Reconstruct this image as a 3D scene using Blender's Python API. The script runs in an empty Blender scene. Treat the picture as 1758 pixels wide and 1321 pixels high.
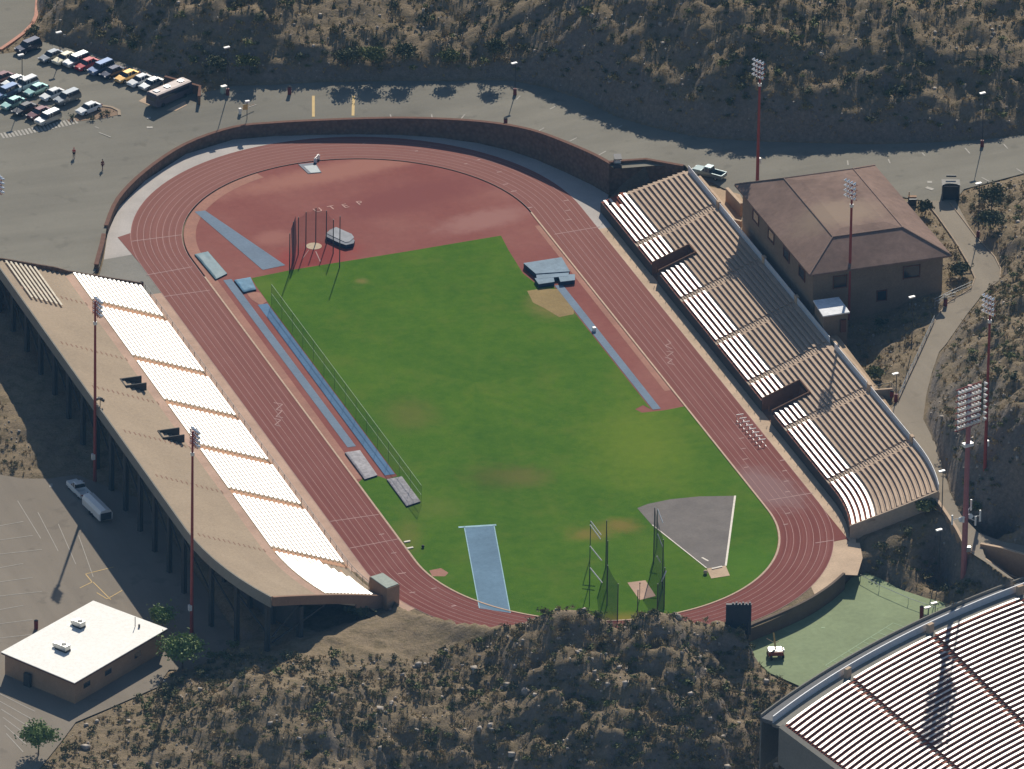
import bpy, bmesh, math, random
import numpy as np
from mathutils import Vector, Matrix
from mathutils.geometry import tessellate_polygon
random.seed(7); RNG = np.random.default_rng(11)
SC = bpy.context.scene; COL = SC.collection
PI = math.pi; rad = math.radians

# ------------------------------------------------------------------ camera (survey of the oval)
CX, CY, FPX = 879.0, 660.5, 24000.0
CAM = np.array([-641.82155, -1829.33490, 957.05598])
CR = np.array([0.9448695, -0.32713034, 0.01440002])
CU = np.array([0.13267249, 0.42266973, 0.89652011])
CF = np.array([0.29936538, 0.84518403, -0.44276893])
def U(px, py, z=0.0):
    d = CF + (px - CX) / FPX * CR - (py - CY) / FPX * CU
    p = CAM + d * ((z - CAM[2]) / d[2])
    return Vector((p[0], p[1], p[2]))
def proj(P):
    q = np.asarray(P, float) - CAM
    w = q @ CF
    return np.stack([CX + FPX * (q @ CR) / w, CY - FPX * (q @ CU) / w], -1)
cam_d = bpy.data.cameras.new('camera'); cam = bpy.data.objects.new('camera', cam_d); COL.objects.link(cam)
cam_d.sensor_width = 36; cam_d.lens = FPX * 36 / 1758; cam_d.clip_start = 10; cam_d.clip_end = 20000
M = Matrix(((CR[0], CU[0], -CF[0], CAM[0]), (CR[1], CU[1], -CF[1], CAM[1]), (CR[2], CU[2], -CF[2], CAM[2]), (0, 0, 0, 1)))
cam.matrix_world = M; SC.camera = cam

# ------------------------------------------------------------------ light
SUN_A, SUN_E = rad(63.5), rad(37)
sd_ = bpy.data.lights.new('sun', 'SUN'); so = bpy.data.objects.new('sun', sd_); COL.objects.link(so)
sdir = Vector((math.cos(SUN_E) * math.cos(SUN_A), math.cos(SUN_E) * math.sin(SUN_A), math.sin(SUN_E)))
so.rotation_euler = sdir.to_track_quat('Z', 'Y').to_euler(); so.location = (0, 0, 200)
sd_.energy = 4.8; sd_.angle = rad(0.5); sd_.color = (1.0, 0.93, 0.82)
wd = bpy.data.worlds.new('World'); SC.world = wd; wd.use_nodes = True
nt = wd.node_tree; bg = nt.nodes['Background']
sky = nt.nodes.new('ShaderNodeTexSky'); sky.sky_type = 'NISHITA'; sky.sun_disc = False
sky.sun_elevation = SUN_E; sky.sun_rotation = PI / 2 - SUN_A; sky.altitude = 1200
nt.links.new(sky.outputs[0], bg.inputs[0]); bg.inputs[1].default_value = 0.082
SC.view_settings.view_transform = 'Standard'; SC.view_settings.look = 'None'
SC.view_settings.exposure = 0.0; SC.view_settings.gamma = 1.0
SC.render.engine = 'CYCLES'; SC.cycles.max_bounces = 5; SC.cycles.transparent_max_bounces = 16
SC.cycles.sample_clamp_indirect = 4; SC.cycles.volume_bounces = 0

# ------------------------------------------------------------------ materials
def srgb(r, g, b, k=1.0):
    f = lambda c: (c / 12.92 if c <= .04045 else ((c + .055) / 1.055) ** 2.4)
    return tuple(f(c / 255.0) * k for c in (r, g, b))
class NM:
    def __init__(s, name, rough=.85, metal=0.0, spec=.3):
        s.m = bpy.data.materials.new(name); s.m.use_nodes = True; s.t = s.m.node_tree
        s.b = s.t.nodes['Principled BSDF']; s.b.inputs['Roughness'].default_value = rough
        s.b.inputs['Metallic'].default_value = metal; s.b.inputs['Specular IOR Level'].default_value = spec
        s._pos = None
    def n(s, t, **kw):
        x = s.t.nodes.new(t)
        for k, v in kw.items(): setattr(x, k, v)
        return x
    def l(s, a, b): s.t.links.new(a, b)
    def pos(s):
        if s._pos is None: s._pos = s.n('ShaderNodeNewGeometry')
        return s._pos.outputs['Position']
    def noise(s, scale, detail=4, rough=.6, stretch=None, vec=None):
        v = vec or s.pos()
        if stretch:
            mp = s.n('ShaderNodeMapping'); mp.inputs['Scale'].default_value = stretch[:3]
            if len(stretch) > 3: mp.inputs['Rotation'].default_value = (0, 0, stretch[3])
            s.l(v, mp.inputs['Vector']); v = mp.outputs[0]
        x = s.n('ShaderNodeTexNoise'); x.inputs['Scale'].default_value = scale
        x.inputs['Detail'].default_value = detail; x.inputs['Roughness'].default_value = rough
        s.l(v, x.inputs['Vector']); return x.outputs['Fac']
    def ramp(s, fac, stops):
        r = s.n('ShaderNodeValToRGB'); e = r.color_ramp.elements
        while len(e) < len(stops): e.new(.5)
        for k, (p, c) in enumerate(stops):
            e[k].position = p; e[k].color = (c[0], c[1], c[2], 1) if not isinstance(c, (int, float)) else (c, c, c, 1)
        s.l(fac, r.inputs[0]); return r.outputs[0]
    def mix(s, fac, a, b, mode='MIX'):
        x = s.n('ShaderNodeMix', data_type='RGBA', blend_type=mode)
        for v, i in ((fac, 0), (a, 6), (b, 7)):
            if isinstance(v, (int, float)): x.inputs[i].default_value = v if i == 0 else (v, v, v, 1)
            elif isinstance(v, tuple): x.inputs[i].default_value = (v[0], v[1], v[2], 1)
            else: s.l(v, x.inputs[i])
        return x.outputs[2]
    def col(s, c):
        if isinstance(c, tuple): s.b.inputs['Base Color'].default_value = (c[0], c[1], c[2], 1)
        else: s.l(c, s.b.inputs['Base Color'])
        return s
    def bump(s, fac, strength=.5, dist=.1):
        x = s.n('ShaderNodeBump'); x.inputs['Strength'].default_value = strength; x.inputs['Distance'].default_value = dist
        s.l(fac, x.inputs['Height']); s.l(x.outputs[0], s.b.inputs['Normal']); return s
    def spot(s, xy, rx, ry, ang=0, soft=.6, wob=.5):
        # a worn patch with an outline of its own: 1 inside, 0 outside
        mp = s.n('ShaderNodeMapping', vector_type='TEXTURE'); mp.inputs['Location'].default_value = (xy[0], xy[1], 0)
        mp.inputs['Rotation'].default_value = (0, 0, ang); mp.inputs['Scale'].default_value = (rx, ry, 1000)
        s.l(s.pos(), mp.inputs['Vector'])
        ln = s.n('ShaderNodeVectorMath', operation='LENGTH'); s.l(mp.outputs[0], ln.inputs[0])
        nz = s.noise(.5, 5, .7)
        ad = s.n('ShaderNodeMath', operation='MULTIPLY_ADD'); s.l(nz, ad.inputs[0]); ad.inputs[1].default_value = wob * 2
        s.l(ln.outputs['Value'], ad.inputs[2])
        mr = s.n('ShaderNodeMapRange'); mr.inputs['From Min'].default_value = 1 + wob + soft * .5; mr.inputs['From Max'].default_value = 1 + wob - soft
        mr.interpolation_type = 'SMOOTHSTEP'
        s.l(ad.outputs[0], mr.inputs[0]); return mr.outputs[0]
def mul(c, k): return tuple(x * k for x in c)
def simple(name, c, rough=.8, metal=0., spec=.3, var=.18, scale=1.5, detail=4, stretch=None, bump=0):
    m = NM(name, rough, metal, spec)
    f = m.noise(scale, detail, .65, stretch)
    m.col(m.ramp(f, [(.25, mul(c, 1 - var)), (.75, mul(c, 1 + var))]))
    if bump: m.bump(f, bump)
    return m.m
MT = {}
def asphalt(name, c, streak=(.02, .25, 1, .1)):
    m = NM(name, .92, 0, .12)
    a = m.noise(.09, 5, .6); b = m.noise(1.0, 4, .6, streak); d = m.noise(6.0, 2, .5)
    base = m.ramp(a, [(.3, mul(c, .86)), (.7, mul(c, 1.12))])
    base = m.mix(.55, base, m.ramp(b, [(.3, mul(c, .8)), (.7, mul(c, 1.15))]))
    base = m.mix(.35, base, m.ramp(d, [(.3, .75), (.7, 1.2)]), 'MULTIPLY')
    st = m.noise(.35, 3, .5)
    base = m.mix(m.ramp(st, [(.62, 0.), (.7, .4)]), base, mul(c, .62))
    return m.col(base).m
MT['asphalt'] = asphalt('asphalt', srgb(136, 131, 118))
MT['lot'] = asphalt('lot_asphalt', srgb(139, 129, 115), (.25, .03, 1, .35))
MT['path'] = asphalt('path_asphalt', srgb(150, 139, 122), (.2, .03, 1, .0))
def track_mat():
    m = NM('track_rubber', .9, 0, .04)
    at = m.n('ShaderNodeUVMap'); sep = m.n('ShaderNodeSeparateXYZ'); m.l(at.outputs[0], sep.inputs[0])
    cb = m.n('ShaderNodeCombineXYZ'); m.l(sep.outputs[0], cb.inputs[0])
    sc = m.n('ShaderNodeMath', operation='MULTIPLY'); m.l(sep.outputs[1], sc.inputs[0]); sc.inputs[1].default_value = .012; m.l(sc.outputs[0], cb.inputs[1])
    wear = m.noise(1.6, 4, .7, None, cb.outputs[0])
    c = srgb(132, 80, 72)
    base = m.ramp(wear, [(.3, mul(c, .78)), (.5, c), (.72, srgb(146, 96, 88))])
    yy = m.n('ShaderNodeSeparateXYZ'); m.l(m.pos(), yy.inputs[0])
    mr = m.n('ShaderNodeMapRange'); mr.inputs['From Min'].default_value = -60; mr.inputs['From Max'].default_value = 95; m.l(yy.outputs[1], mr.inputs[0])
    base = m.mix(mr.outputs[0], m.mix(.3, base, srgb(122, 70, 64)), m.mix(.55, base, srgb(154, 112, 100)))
    blot = m.noise(.12, 5, .6)
    base = m.mix(m.ramp(blot, [(.5, 0.), (.75, .25)]), base, srgb(152, 108, 100))
    base = m.mix(m.spot(U(1310, 838).xy, 5, 9, .3), base, srgb(142, 110, 106))
    g = m.noise(5, 3, .6)
    base = m.mix(.25, base, m.ramp(g, [(.3, .78), (.7, 1.2)]), 'MULTIPLY')
    return m.col(base).m
MT['track'] = track_mat()
def infield_red():
    m = NM('infield_rubber', .9, 0, .04); c = srgb(144, 90, 81)
    a = m.noise(.05, 5, .65); b = m.noise(.9, 5, .7)
    base = m.ramp(a, [(.3, srgb(136, 80, 72)), (.5, c), (.7, srgb(152, 101, 90))])
    base = m.mix(.35, base, m.ramp(b, [(.3, .78), (.7, 1.16)]), 'MULTIPLY')
    base = m.mix(m.spot(U(830, 378).xy, 9, 3.5, .2), base, srgb(160, 114, 104))
    base = m.mix(m.spot(U(700, 340).xy, 16, 5, .2), base, srgb(134, 80, 74))
    base = m.mix(m.spot(U(600, 290).xy, 24, 3.5, .15), base, srgb(164, 113, 98))
    base = m.mix(m.spot(U(468, 408).xy, 3.5, 2.5, .2), base, srgb(158, 106, 94))
    base = m.mix(m.spot(U(540, 440).xy, 8, 5, .2), base, srgb(150, 74, 68))
    return m.col(base).m
MT['infield'] = infield_red()
def lawn_mat():
    m = NM('lawn', .95, 0, .0)
    a = m.noise(.06, 5, .6); b = m.noise(.45, 6, .7); d = m.noise(5, 3, .7)
    base = m.ramp(a, [(.3, srgb(66, 104, 34)), (.55, srgb(83, 118, 38)), (.75, srgb(100, 128, 42))])
    base = m.mix(.45, base, m.ramp(b, [(.3, srgb(60, 94, 34)), (.7, srgb(98, 122, 44))]))
    base = m.mix(.5, base, m.ramp(d, [(.3, .72), (.7, 1.25)]), 'MULTIPLY')
    base = m.mix(m.ramp(m.noise(.13, 6, .72), [(.5, 0.), (.72, .55)]), base, srgb(104, 118, 50))
    tan, brn, yel = srgb(150, 128, 82), srgb(98, 94, 54), srgb(128, 142, 52)
    for px, py, rx, ry, c, k in ((1100, 765, 9, 16, yel, .75), (705, 712, 4.5, 6, srgb(120, 112, 62), .75), (868, 818, 7, 4.5, brn, .9), (905, 820, 4, 3.5, srgb(124, 116, 66), .6),
                              (948, 522, 4.2, 5.5, tan, .95), (905, 455, 1.2, 4, tan, .7), (745, 872, 5, 4, srgb(112, 122, 58), .7), (1012, 918, 3.6, 2.4, srgb(146, 118, 68), .9), (1064, 903, 3.4, 2.6, srgb(150, 118, 70), .95),
                              (1075, 1062, 5, 2, srgb(150, 126, 62), .9), (1330, 830, 6, 8, srgb(98, 132, 52), .4), (700, 925, 2.5, 6, srgb(130, 116, 66), .6), (622, 483, 1.2, 1, tan, .8), (1300, 970, 7, 9, srgb(90, 132, 50), .5), (450, 492, 2, 3, srgb(110, 128, 56), .8)):
        f = m.spot(U(px, py).xy, rx, ry, -.3, .9, .6)
        sc = m.n('ShaderNodeMath', operation='MULTIPLY'); m.l(f, sc.inputs[0]); sc.inputs[1].default_value = k * .62
        base = m.mix(sc.outputs[0], base, c)
    return m.col(base).bump(d, .6, .08).m
MT['lawn'] = lawn_mat()
def blotchy(name, c, lo=.8, hi=1.15, s1=.2, s2=3., rough=.88, spec=.12):
    m = NM(name, rough, 0, spec)
    a = m.noise(s1, 5, .65); b = m.noise(s2, 4, .65)
    base = m.ramp(a, [(.3, mul(c, lo)), (.7, mul(c, hi))])
    return m.col(m.mix(.4, base, m.ramp(b, [(.3, .75), (.7, 1.22)]), 'MULTIPLY')).m
MT['concrete'] = blotchy('tan_concrete', srgb(202, 176, 148))
MT['pinkish'] = blotchy('pink_concrete', srgb(196, 164, 142))
MT['gravel'] = blotchy('pale_gravel', srgb(188, 180, 172), .85, 1.1, .15, 4)
MT['greygravel'] = blotchy('grey_gravel', srgb(122, 115, 109), .85, 1.15, .25, 2.5)
MT['blue'] = blotchy('blue_runway', srgb(118, 134, 150), .88, 1.1, .15, 2)
MT['blue2'] = blotchy('bright_blue_runway', srgb(98, 130, 160), .85, 1.15, .12, 2)
MT['beige'] = blotchy('worn_beige_edge', srgb(168, 122, 104), .82, 1.12, .2, 2)
MT['curb'] = simple('curb_stone', srgb(196, 166, 140), .8)
MT['paint'] = simple('lane_paint', srgb(176, 136, 128), .7, var=.25, scale=.6)
MT['paint_l'] = simple('faded_letter', srgb(196, 152, 138), .8, var=.3)
MT['paint_w'] = simple('white_paint', srgb(226, 216, 200), .7, var=.15)
MT['paint_y'] = simple('yellow_paint', srgb(214, 180, 112), .7, var=.15)
MT['paint_f'] = simple('faded_paint', srgb(178, 172, 160), .8, var=.2)
MT['turf'] = blotchy('green_court', srgb(140, 153, 116), .84, 1.12, .08, 1.2)
MT['court_line'] = simple('court_line', srgb(168, 190, 150), .8)
def stone(name, c):
    m = NM(name, .95, 0, .2)
    v = m.n('ShaderNodeTexVoronoi'); v.inputs['Scale'].default_value = 1.6; m.l(m.pos(), v.inputs['Vector'])
    a = m.noise(.6, 5, .7)
    base = m.mix(.45, m.ramp(a, [(.3, mul(c, .75)), (.7, mul(c, 1.2))]), m.mix(1., mul(c, 1.3), m.ramp(v.outputs['Distance'], [(.1, 1.0), (.8, .35)]), 'MULTIPLY'))
    return m.col(base).bump(v.outputs['Distance'], .8, .15).m
MT['stone'] = stone('stone_wall', srgb(118, 98, 84))
MT['stone_cap'] = simple('stone_cap', srgb(118, 88, 74), .9, spec=.1)
MT['stand'] = blotchy('stand_concrete', srgb(177, 158, 134), .9, 1.08, .1, 2.5)
MT['stand_e'] = blotchy('stand_wood_concrete', srgb(190, 168, 146), .9, 1.1, .3, 3)
MT['riser'] = blotchy('stand_riser', srgb(150, 120, 100), .85, 1.1)
MT['rampfloor'] = blotchy('ramp_brown', srgb(126, 96, 78), .8, 1.15, .5, 3)
MT['redfloor'] = blotchy('red_floor', srgb(146, 84, 64), .8, 1.15, .5, 3)
MT['aisle'] = blotchy('aisle_concrete', srgb(205, 160, 126), .9, 1.1, .4, 3)
MT['shade_conc'] = blotchy('grey_concrete', srgb(140, 136, 126), .88, 1.1)
MT['alu'] = simple('aluminium_bench', (.56, .55, .53), .6, 1.0, .5, .12, 1.0)
MT['alu_e'] = simple('aluminium_bench_plank', (.56, .55, .53), .6, 1.0, .5, .12, 1.0)
MT['panel'] = simple('metal_panel', srgb(206, 210, 216), .5, 0, .4, .08)
MT['galv'] = simple('galvanised_rail', srgb(190, 192, 190), .4, .8, .5, .06)
MT['wood'] = blotchy('bench_wood', srgb(196, 172, 148), .9, 1.1, .4, 3)
MT['darkmetal'] = simple('dark_metal', srgb(70, 72, 74), .5, .3)
MT['rust'] = simple('red_painted_steel', srgb(150, 62, 52), .6, .0, .4, .15)
MT['pinksteel'] = simple('faded_red_steel', srgb(166, 104, 104), .6, 0, .4, .12)
MT['lamp'] = simple('lamp_housing', (.9, .9, .88), .25, .9, .5, .03)
MT['lampwhite'] = simple('white_lamp_shell', srgb(235, 232, 225), .3, 0, .6, .03)
MT['black'] = simple('black_rubber', (.02, .02, .022), .8)
MT['glass'] = simple('dark_glass', (.03, .035, .045), .08, 0, .8, .1)
MT['whiteroof'] = blotchy('white_roof', srgb(246, 242, 232), .96, 1.02, .2, 2, .5)
MT['brick'] = blotchy('tan_block_wall', srgb(168, 138, 112), .9, 1.1, .4, 4)
MT['trimred'] = simple('brown_red_trim', srgb(104, 66, 52), .6)
def roof_mat():
    m = NM('brown_roof', .9, 0, .05); c = srgb(138, 116, 104)
    a = m.noise(.12, 5, .6); b = m.noise(5, 3, .6, (.3, 3, 1))
    base = m.ramp(a, [(.3, mul(c, .8)), (.7, mul(c, 1.14))])
    base = m.mix(.6, base, m.ramp(m.noise(.7, 6, .75), [(.32, .7), (.68, 1.25)]), 'MULTIPLY')
    base = m.mix(m.spot(U(1440, 375, 16).xy, 8, 5, .0), base, srgb(154, 134, 116))
    return m.col(m.mix(.3, base, m.ramp(b, [(.3, .8), (.7, 1.15)]), 'MULTIPLY')).m
MT['roof'] = roof_mat()
MT['stucco'] = blotchy('stucco_wall', srgb(134, 118, 102), .9, 1.1, .5, 4)
MT['navy'] = simple('navy_vinyl', srgb(40, 58, 84), .6)
MT['greycover'] = simple('grey_vinyl_cover', srgb(150, 152, 156), .7, 0, .15, .22, .8, 5)
MT['bluecover'] = simple('bluegrey_vinyl', srgb(126, 146, 160), .7, 0, .12, .25, .8, 5, None, .3)
MT['teal'] = simple('teal_tarp', srgb(92, 124, 134), .6, 0, .3, .15, 1, 5)
MT['bluetarp'] = simple('blue_tarp', srgb(100, 140, 164), .7, 0, .15, .25, 1.2, 5)
MT['ruffle'] = simple('crumpled_plastic', srgb(160, 156, 158), .7, 0, .15, .4, 1.6, 6, None, .6)
MT['board'] = simple('scoreboard_steel', srgb(52, 54, 62), .6)
MT['maroon'] = simple('maroon_plastic', srgb(112, 42, 44), .6)
MT['leafA'] = simple('tree_leaf', srgb(120, 138, 76), .7, 0, .3, .35, .9)
MT['bark'] = simple('bark', srgb(98, 80, 64), .9)
MT['kerbgrey'] = simple('kerb_concrete', srgb(170, 152, 130), .9, spec=.1)
MT['shrubA'] = simple('olive_shrub_leaf', srgb(120, 112, 78), .85, 0, .2, .3, .6)
MT['shrubB'] = simple('dark_shrub_leaf', srgb(94, 96, 68), .85, 0, .2, .3, .6)
MT['shrubC'] = simple('dry_shrub_twig', srgb(156, 138, 102), .9, 0, .2, .3, .6)
MT['shrubD'] = simple('green_shrub_leaf', srgb(108, 112, 68), .85, 0, .2, .3, .6)
MT['rock'] = blotchy('desert_rock', srgb(172, 162, 150), .7, 1.25, .8, 4)
def ground_mat():
    m = NM('desert_ground', .95, 0, .15)
    a = m.noise(.09, 6, .65); b = m.noise(.7, 6, .75); d = m.noise(3.5, 4, .7)
    base = m.ramp(a, [(.3, srgb(138, 121, 96)), (.5, srgb(150, 132, 106)), (.7, srgb(132, 118, 98))])
    base = m.mix(m.ramp(b, [(.45, 0.), (.68, .85)]), base, srgb(112, 100, 70))
    base = m.mix(.5, base, m.ramp(d, [(.3, .62), (.7, 1.3)]), 'MULTIPLY')
    gm = m.n('ShaderNodeNewGeometry'); sp = m.n('ShaderNodeSeparateXYZ'); m.l(gm.outputs['Normal'], sp.inputs[0])
    st = m.ramp(sp.outputs[2], [(.62, .8), (.85, 0.)])
    rk = m.ramp(m.noise(1.6, 6, .75), [(.3, srgb(100, 94, 90)), (.6, srgb(142, 132, 122)), (.8, srgb(184, 174, 162))])
    base = m.mix(st, base, rk)
    return m.col(base).bump(m.noise(1.8, 6, .75), .9, .35).m
MT['ground'] = ground_mat()
def net_mat(name, c, alpha):
    m = NM(name, .8, 0, .2); m.col(c); m.b.inputs['Alpha'].default_value = alpha; return m.m
MT['net'] = net_mat('dark_net', srgb(44, 62, 62), .5)
MT['netfine'] = net_mat('fine_green_net', srgb(58, 82, 58), .24)
MT['netthin'] = net_mat('thin_net', srgb(80, 62, 66), .2)
# ------------------------------------------------------------------ mesh helpers
class MB:
    def __init__(s): s.v = []; s.f = []
    def add(s, vs, fs):
        o = len(s.v); s.v.extend(tuple(map(float, p)) for p in vs); s.f.extend(tuple(i + o for i in f) for f in fs); return s
    def box(s, c, sz, rz=0.0, taper=1.0):
        x, y, z = sz[0] / 2, sz[1] / 2, sz[2] / 2; co, si = math.cos(rz), math.sin(rz); vs = []
        for dz in (-1, 1):
            k = taper if dz > 0 else 1
            for dx, dy in ((-1, -1), (1, -1), (1, 1), (-1, 1)):
                a, b = dx * x * k, dy * y * k; vs.append((c[0] + a * co - b * si, c[1] + a * si + b * co, c[2] + dz * z))
        return s.add(vs, [(0, 3, 2, 1), (4, 5, 6, 7), (0, 1, 5, 4), (1, 2, 6, 5), (2, 3, 7, 6), (3, 0, 4, 7)])
    def tube(s, a, b, r0, r1=None, n=8, caps=True):
        a, b = Vector(a), Vector(b); r1 = r0 if r1 is None else r1; d = (b - a).normalized()
        u = d.orthogonal().normalized(); w = d.cross(u); vs = []
        for p, r in ((a, r0), (b, r1)):
            for k in range(n):
                t = 2 * PI * k / n; vs.append(p + (u * math.cos(t) + w * math.sin(t)) * r)
        fs = [(k, (k + 1) % n, n + (k + 1) % n, n + k) for k in range(n)]
        if caps: fs += [tuple(range(n - 1, -1, -1)), tuple(range(n, 2 * n))]
        return s.add(vs, fs)
    def prism(s, pts, z0, z1):
        n = len(pts); area = sum(pts[i][0] * pts[(i + 1) % n][1] - pts[(i + 1) % n][0] * pts[i][1] for i in range(n))
        if area < 0: pts = pts[::-1]
        vs = [(p[0], p[1], z0) for p in pts] + [(p[0], p[1], z1) for p in pts]
        return s.add(vs, [tuple(range(n - 1, -1, -1)), tuple(range(n, 2 * n))] + [(i, (i + 1) % n, n + (i + 1) % n, n + i) for i in range(n)])
    def rings(s, rings, close=False, caps=False):
        n = len(rings[0]); vs = [p for r in rings for p in r]; fs = []
        for a in range(len(rings) - 1):
            for k in range(n if close else n - 1):
                fs.append((a * n + k, a * n + (k + 1) % n, (a + 1) * n + (k + 1) % n, (a + 1) * n + k))
        if caps: fs += [tuple(range(n - 1, -1, -1)), tuple((len(rings) - 1) * n + k for k in range(n))]
        return s.add(vs, fs)
    def ball(s, c, r, nu=8, nv=5, sq=1.0):
        rs = [[(c[0] + r * math.sin(PI * j / nv) * math.cos(2 * PI * k / nu), c[1] + r * math.sin(PI * j / nv) * math.sin(2 * PI * k / nu), c[2] - r * sq * math.cos(PI * j / nv)) for k in range(nu)] for j in range(nv + 1)]
        rs[0] = [(c[0] + 1e-3 * math.cos(2 * PI * k / nu), c[1] + 1e-3 * math.sin(2 * PI * k / nu), c[2] - r * sq) for k in range(nu)]
        rs[-1] = [(c[0] + 1e-3 * math.cos(2 * PI * k / nu), c[1] + 1e-3 * math.sin(2 * PI * k / nu), c[2] + r * sq) for k in range(nu)]
        return s.rings(rs, True)
    def build(s, name, mat, parent=None, world=False, label=None, smooth=False):
        off = Vector(parent.location) if (world and parent is not None) else Vector((0, 0, 0))
        me = bpy.data.meshes.new(name); me.from_pydata([(p[0] - off.x, p[1] - off.y, p[2] - off.z) for p in s.v], [], s.f); me.update()
        if mat is not None: me.materials.append(mat)
        if smooth:
            for p in me.polygons: p.use_smooth = True
        o = bpy.data.objects.new(name, me); COL.objects.link(o)
        if parent is not None: o.parent = parent
        if label: o['label'] = label
        return o
def thing(name, label, cat, loc=(0, 0, 0), rz=0.0, group=None):
    o = bpy.data.objects.new(name, None); COL.objects.link(o); o.location = loc; o.rotation_euler = (0, 0, rz); o.empty_display_size = .5
    o['label'] = label; o['category'] = cat
    if group: o['group'] = group
    return o
def tag(o, label, cat, group=None):
    o['label'] = label; o['category'] = cat
    if group: o['group'] = group
    return o
def struct(o): o['kind'] = 'structure'; return o
def dup(root, loc, rz, label=None, group=None, mats=None):
    r = root.copy(); COL.objects.link(r); r.location = loc; r.rotation_euler = (0, 0, rz)
    if label: r['label'] = label
    if group: r['group'] = group
    for ch in list(root.children):
        c = ch.copy(); COL.objects.link(c); c.parent = r
        for g in ch.children:
            d = g.copy(); COL.objects.link(d); d.parent = c
    return r

# ------------------------------------------------------------------ height fields
def rbf(pts):
    P = np.array([p[:2] for p in pts], float); z = np.array([p[2] for p in pts], float); n = len(P)
    A = np.zeros((n + 3, n + 3)); A[:n, :n] = np.hypot(P[:, None, 0] - P[None, :, 0], P[:, None, 1] - P[None, :, 1]) - 0.02 * np.eye(n)
    A[:n, n] = 1; A[n, :n] = 1; A[n + 1, n + 1] = A[n + 2, n + 2] = 1
    w = np.linalg.solve(A, np.r_[z, 0, 0, 0])
    def f(x, y):
        x = np.atleast_1d(np.asarray(x, float)); y = np.atleast_1d(np.asarray(y, float)); out = np.empty(x.shape); xf, yf, of = x.ravel(), y.ravel(), out.ravel()
        for i in range(0, xf.size, 20000):
            d = np.hypot(xf[i:i + 20000, None] - P[None, :, 0], yf[i:i + 20000, None] - P[None, :, 1]); of[i:i + 20000] = d @ w[:n] + w[n]
        return of.reshape(x.shape)
    return f
def vnoise(x, y, seed):
    xi = np.floor(x).astype(np.int64); yi = np.floor(y).astype(np.int64); fx = x - xi; fy = y - yi
    fx = fx * fx * (3 - 2 * fx); fy = fy * fy * (3 - 2 * fy)
    def h(a, b):
        k = (a * 374761393 + b * 668265263 + seed * 974634777) & 0x7fffffff; k = ((k ^ (k >> 13)) * 1274126177) & 0x7fffffff
        return ((k ^ (k >> 16)) & 0xffff) / 65535.0
    return (h(xi, yi) * (1 - fx) + h(xi + 1, yi) * fx) * (1 - fy) + (h(xi, yi + 1) * (1 - fx) + h(xi + 1, yi + 1) * fx) * fy
def fbm(x, y, s, seed, o=4, g=.5):
    t = 0; a = 1.; n = 0
    for k in range(o): t = t + a * (vnoise(x / s * 2 ** k, y / s * 2 ** k, seed + k) - .5); n += a; a *= g
    return t / n * 2
def up3(l): return [tuple(U(a, b, z)) for a, b, z in l]
# paved levels beyond the curved wall (road, parking lot, path)
WALL_B = [(172, 468, .95), (178, 440, 1.0), (185, 400, 1.1), (205, 355, 1.2), (250, 310, 1.35), (319, 265, 1.5), (400, 240, 1.9), (470, 234, 2.1), (540, 232, 2.3), (615, 231, 2.5), (688, 232, 2.75), (755, 237, 3.1), (820, 246, 3.6), (875, 259, 4.2), (922, 275, 4.7), (970, 296, 5.0), (1016, 318, 5.2), (1045, 335, 5.3)]
wall_xy = [U(a, b, 0) for a, b, _ in WALL_B]
NP = [(p.x, p.y, w[2] - .15) for p, w in zip(wall_xy, WALL_B)]
NP += up3([(-60, 470, 1.2), (-60, 250, 2.0), (60, 380, 1.1), (110, 300, 1.6), (200, 230, 2.2), (100, 150, 2.8), (0, 95, 3.0), (-60, 100, 3.0), (300, 190, 2.5), (250, 130, 2.9), (400, 165, 3.0), (540, 160, 3.2), (700, 160, 3.4), (830, 155, 3.9), (960, 180, 4.6), (1100, 245, 5.4), (1230, 272, 5.9), (1400, 276, 6.5), (1600, 272, 7.2), (1758, 240, 8.0), (1840, 230, 8.3),
           (1060, 282, 5.2), (1175, 285, 5.6), (1220, 320, 5.6), (1270, 385, 5.5), (1600, 330, 7.3), (1700, 310, 7.6), (1800, 300, 8.0), (1640, 400, 7.2), (1700, 450, 7.3), (1660, 500, 7.2), (1600, 570, 6.8), (1560, 680, 5.9), (1580, 740, 5.6), (1600, 830, 5.3), (1650, 890, 5.1), (1690, 930, 4.9), (1760, 950, 4.8), (1840, 975, 4.8)])
P_N = rbf(NP)
def UN(px, py, f=None, off=0.0):
    f = f or (lambda x, y: P_N(x, y)); z = 4.0
    for _ in range(40):
        p = U(px, py, z); z = .5 * z + .5 * (float(f(p.x, p.y)[0]) + off)
    return U(px, py, z)
def sdf(poly, X, Y):
    P = np.array([(p[0], p[1]) for p in poly]); d = np.full(X.shape, 1e9); ins = np.zeros(X.shape, bool)
    for i in range(len(P)):
        ax, ay = P[i]; bx, by = P[(i + 1) % len(P)]; ex, ey = bx - ax, by - ay; L = ex * ex + ey * ey + 1e-12
        t = np.clip(((X - ax) * ex + (Y - ay) * ey) / L, 0, 1); d = np.minimum(d, np.hypot(X - ax - t * ex, Y - ay - t * ey))
        c = ((ay > Y) != (by > Y)) & (X < ex * (Y - ay) / (ey if abs(ey) > 1e-12 else 1e-12) + ax); ins ^= c
    return np.where(ins, -d, d)
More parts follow.
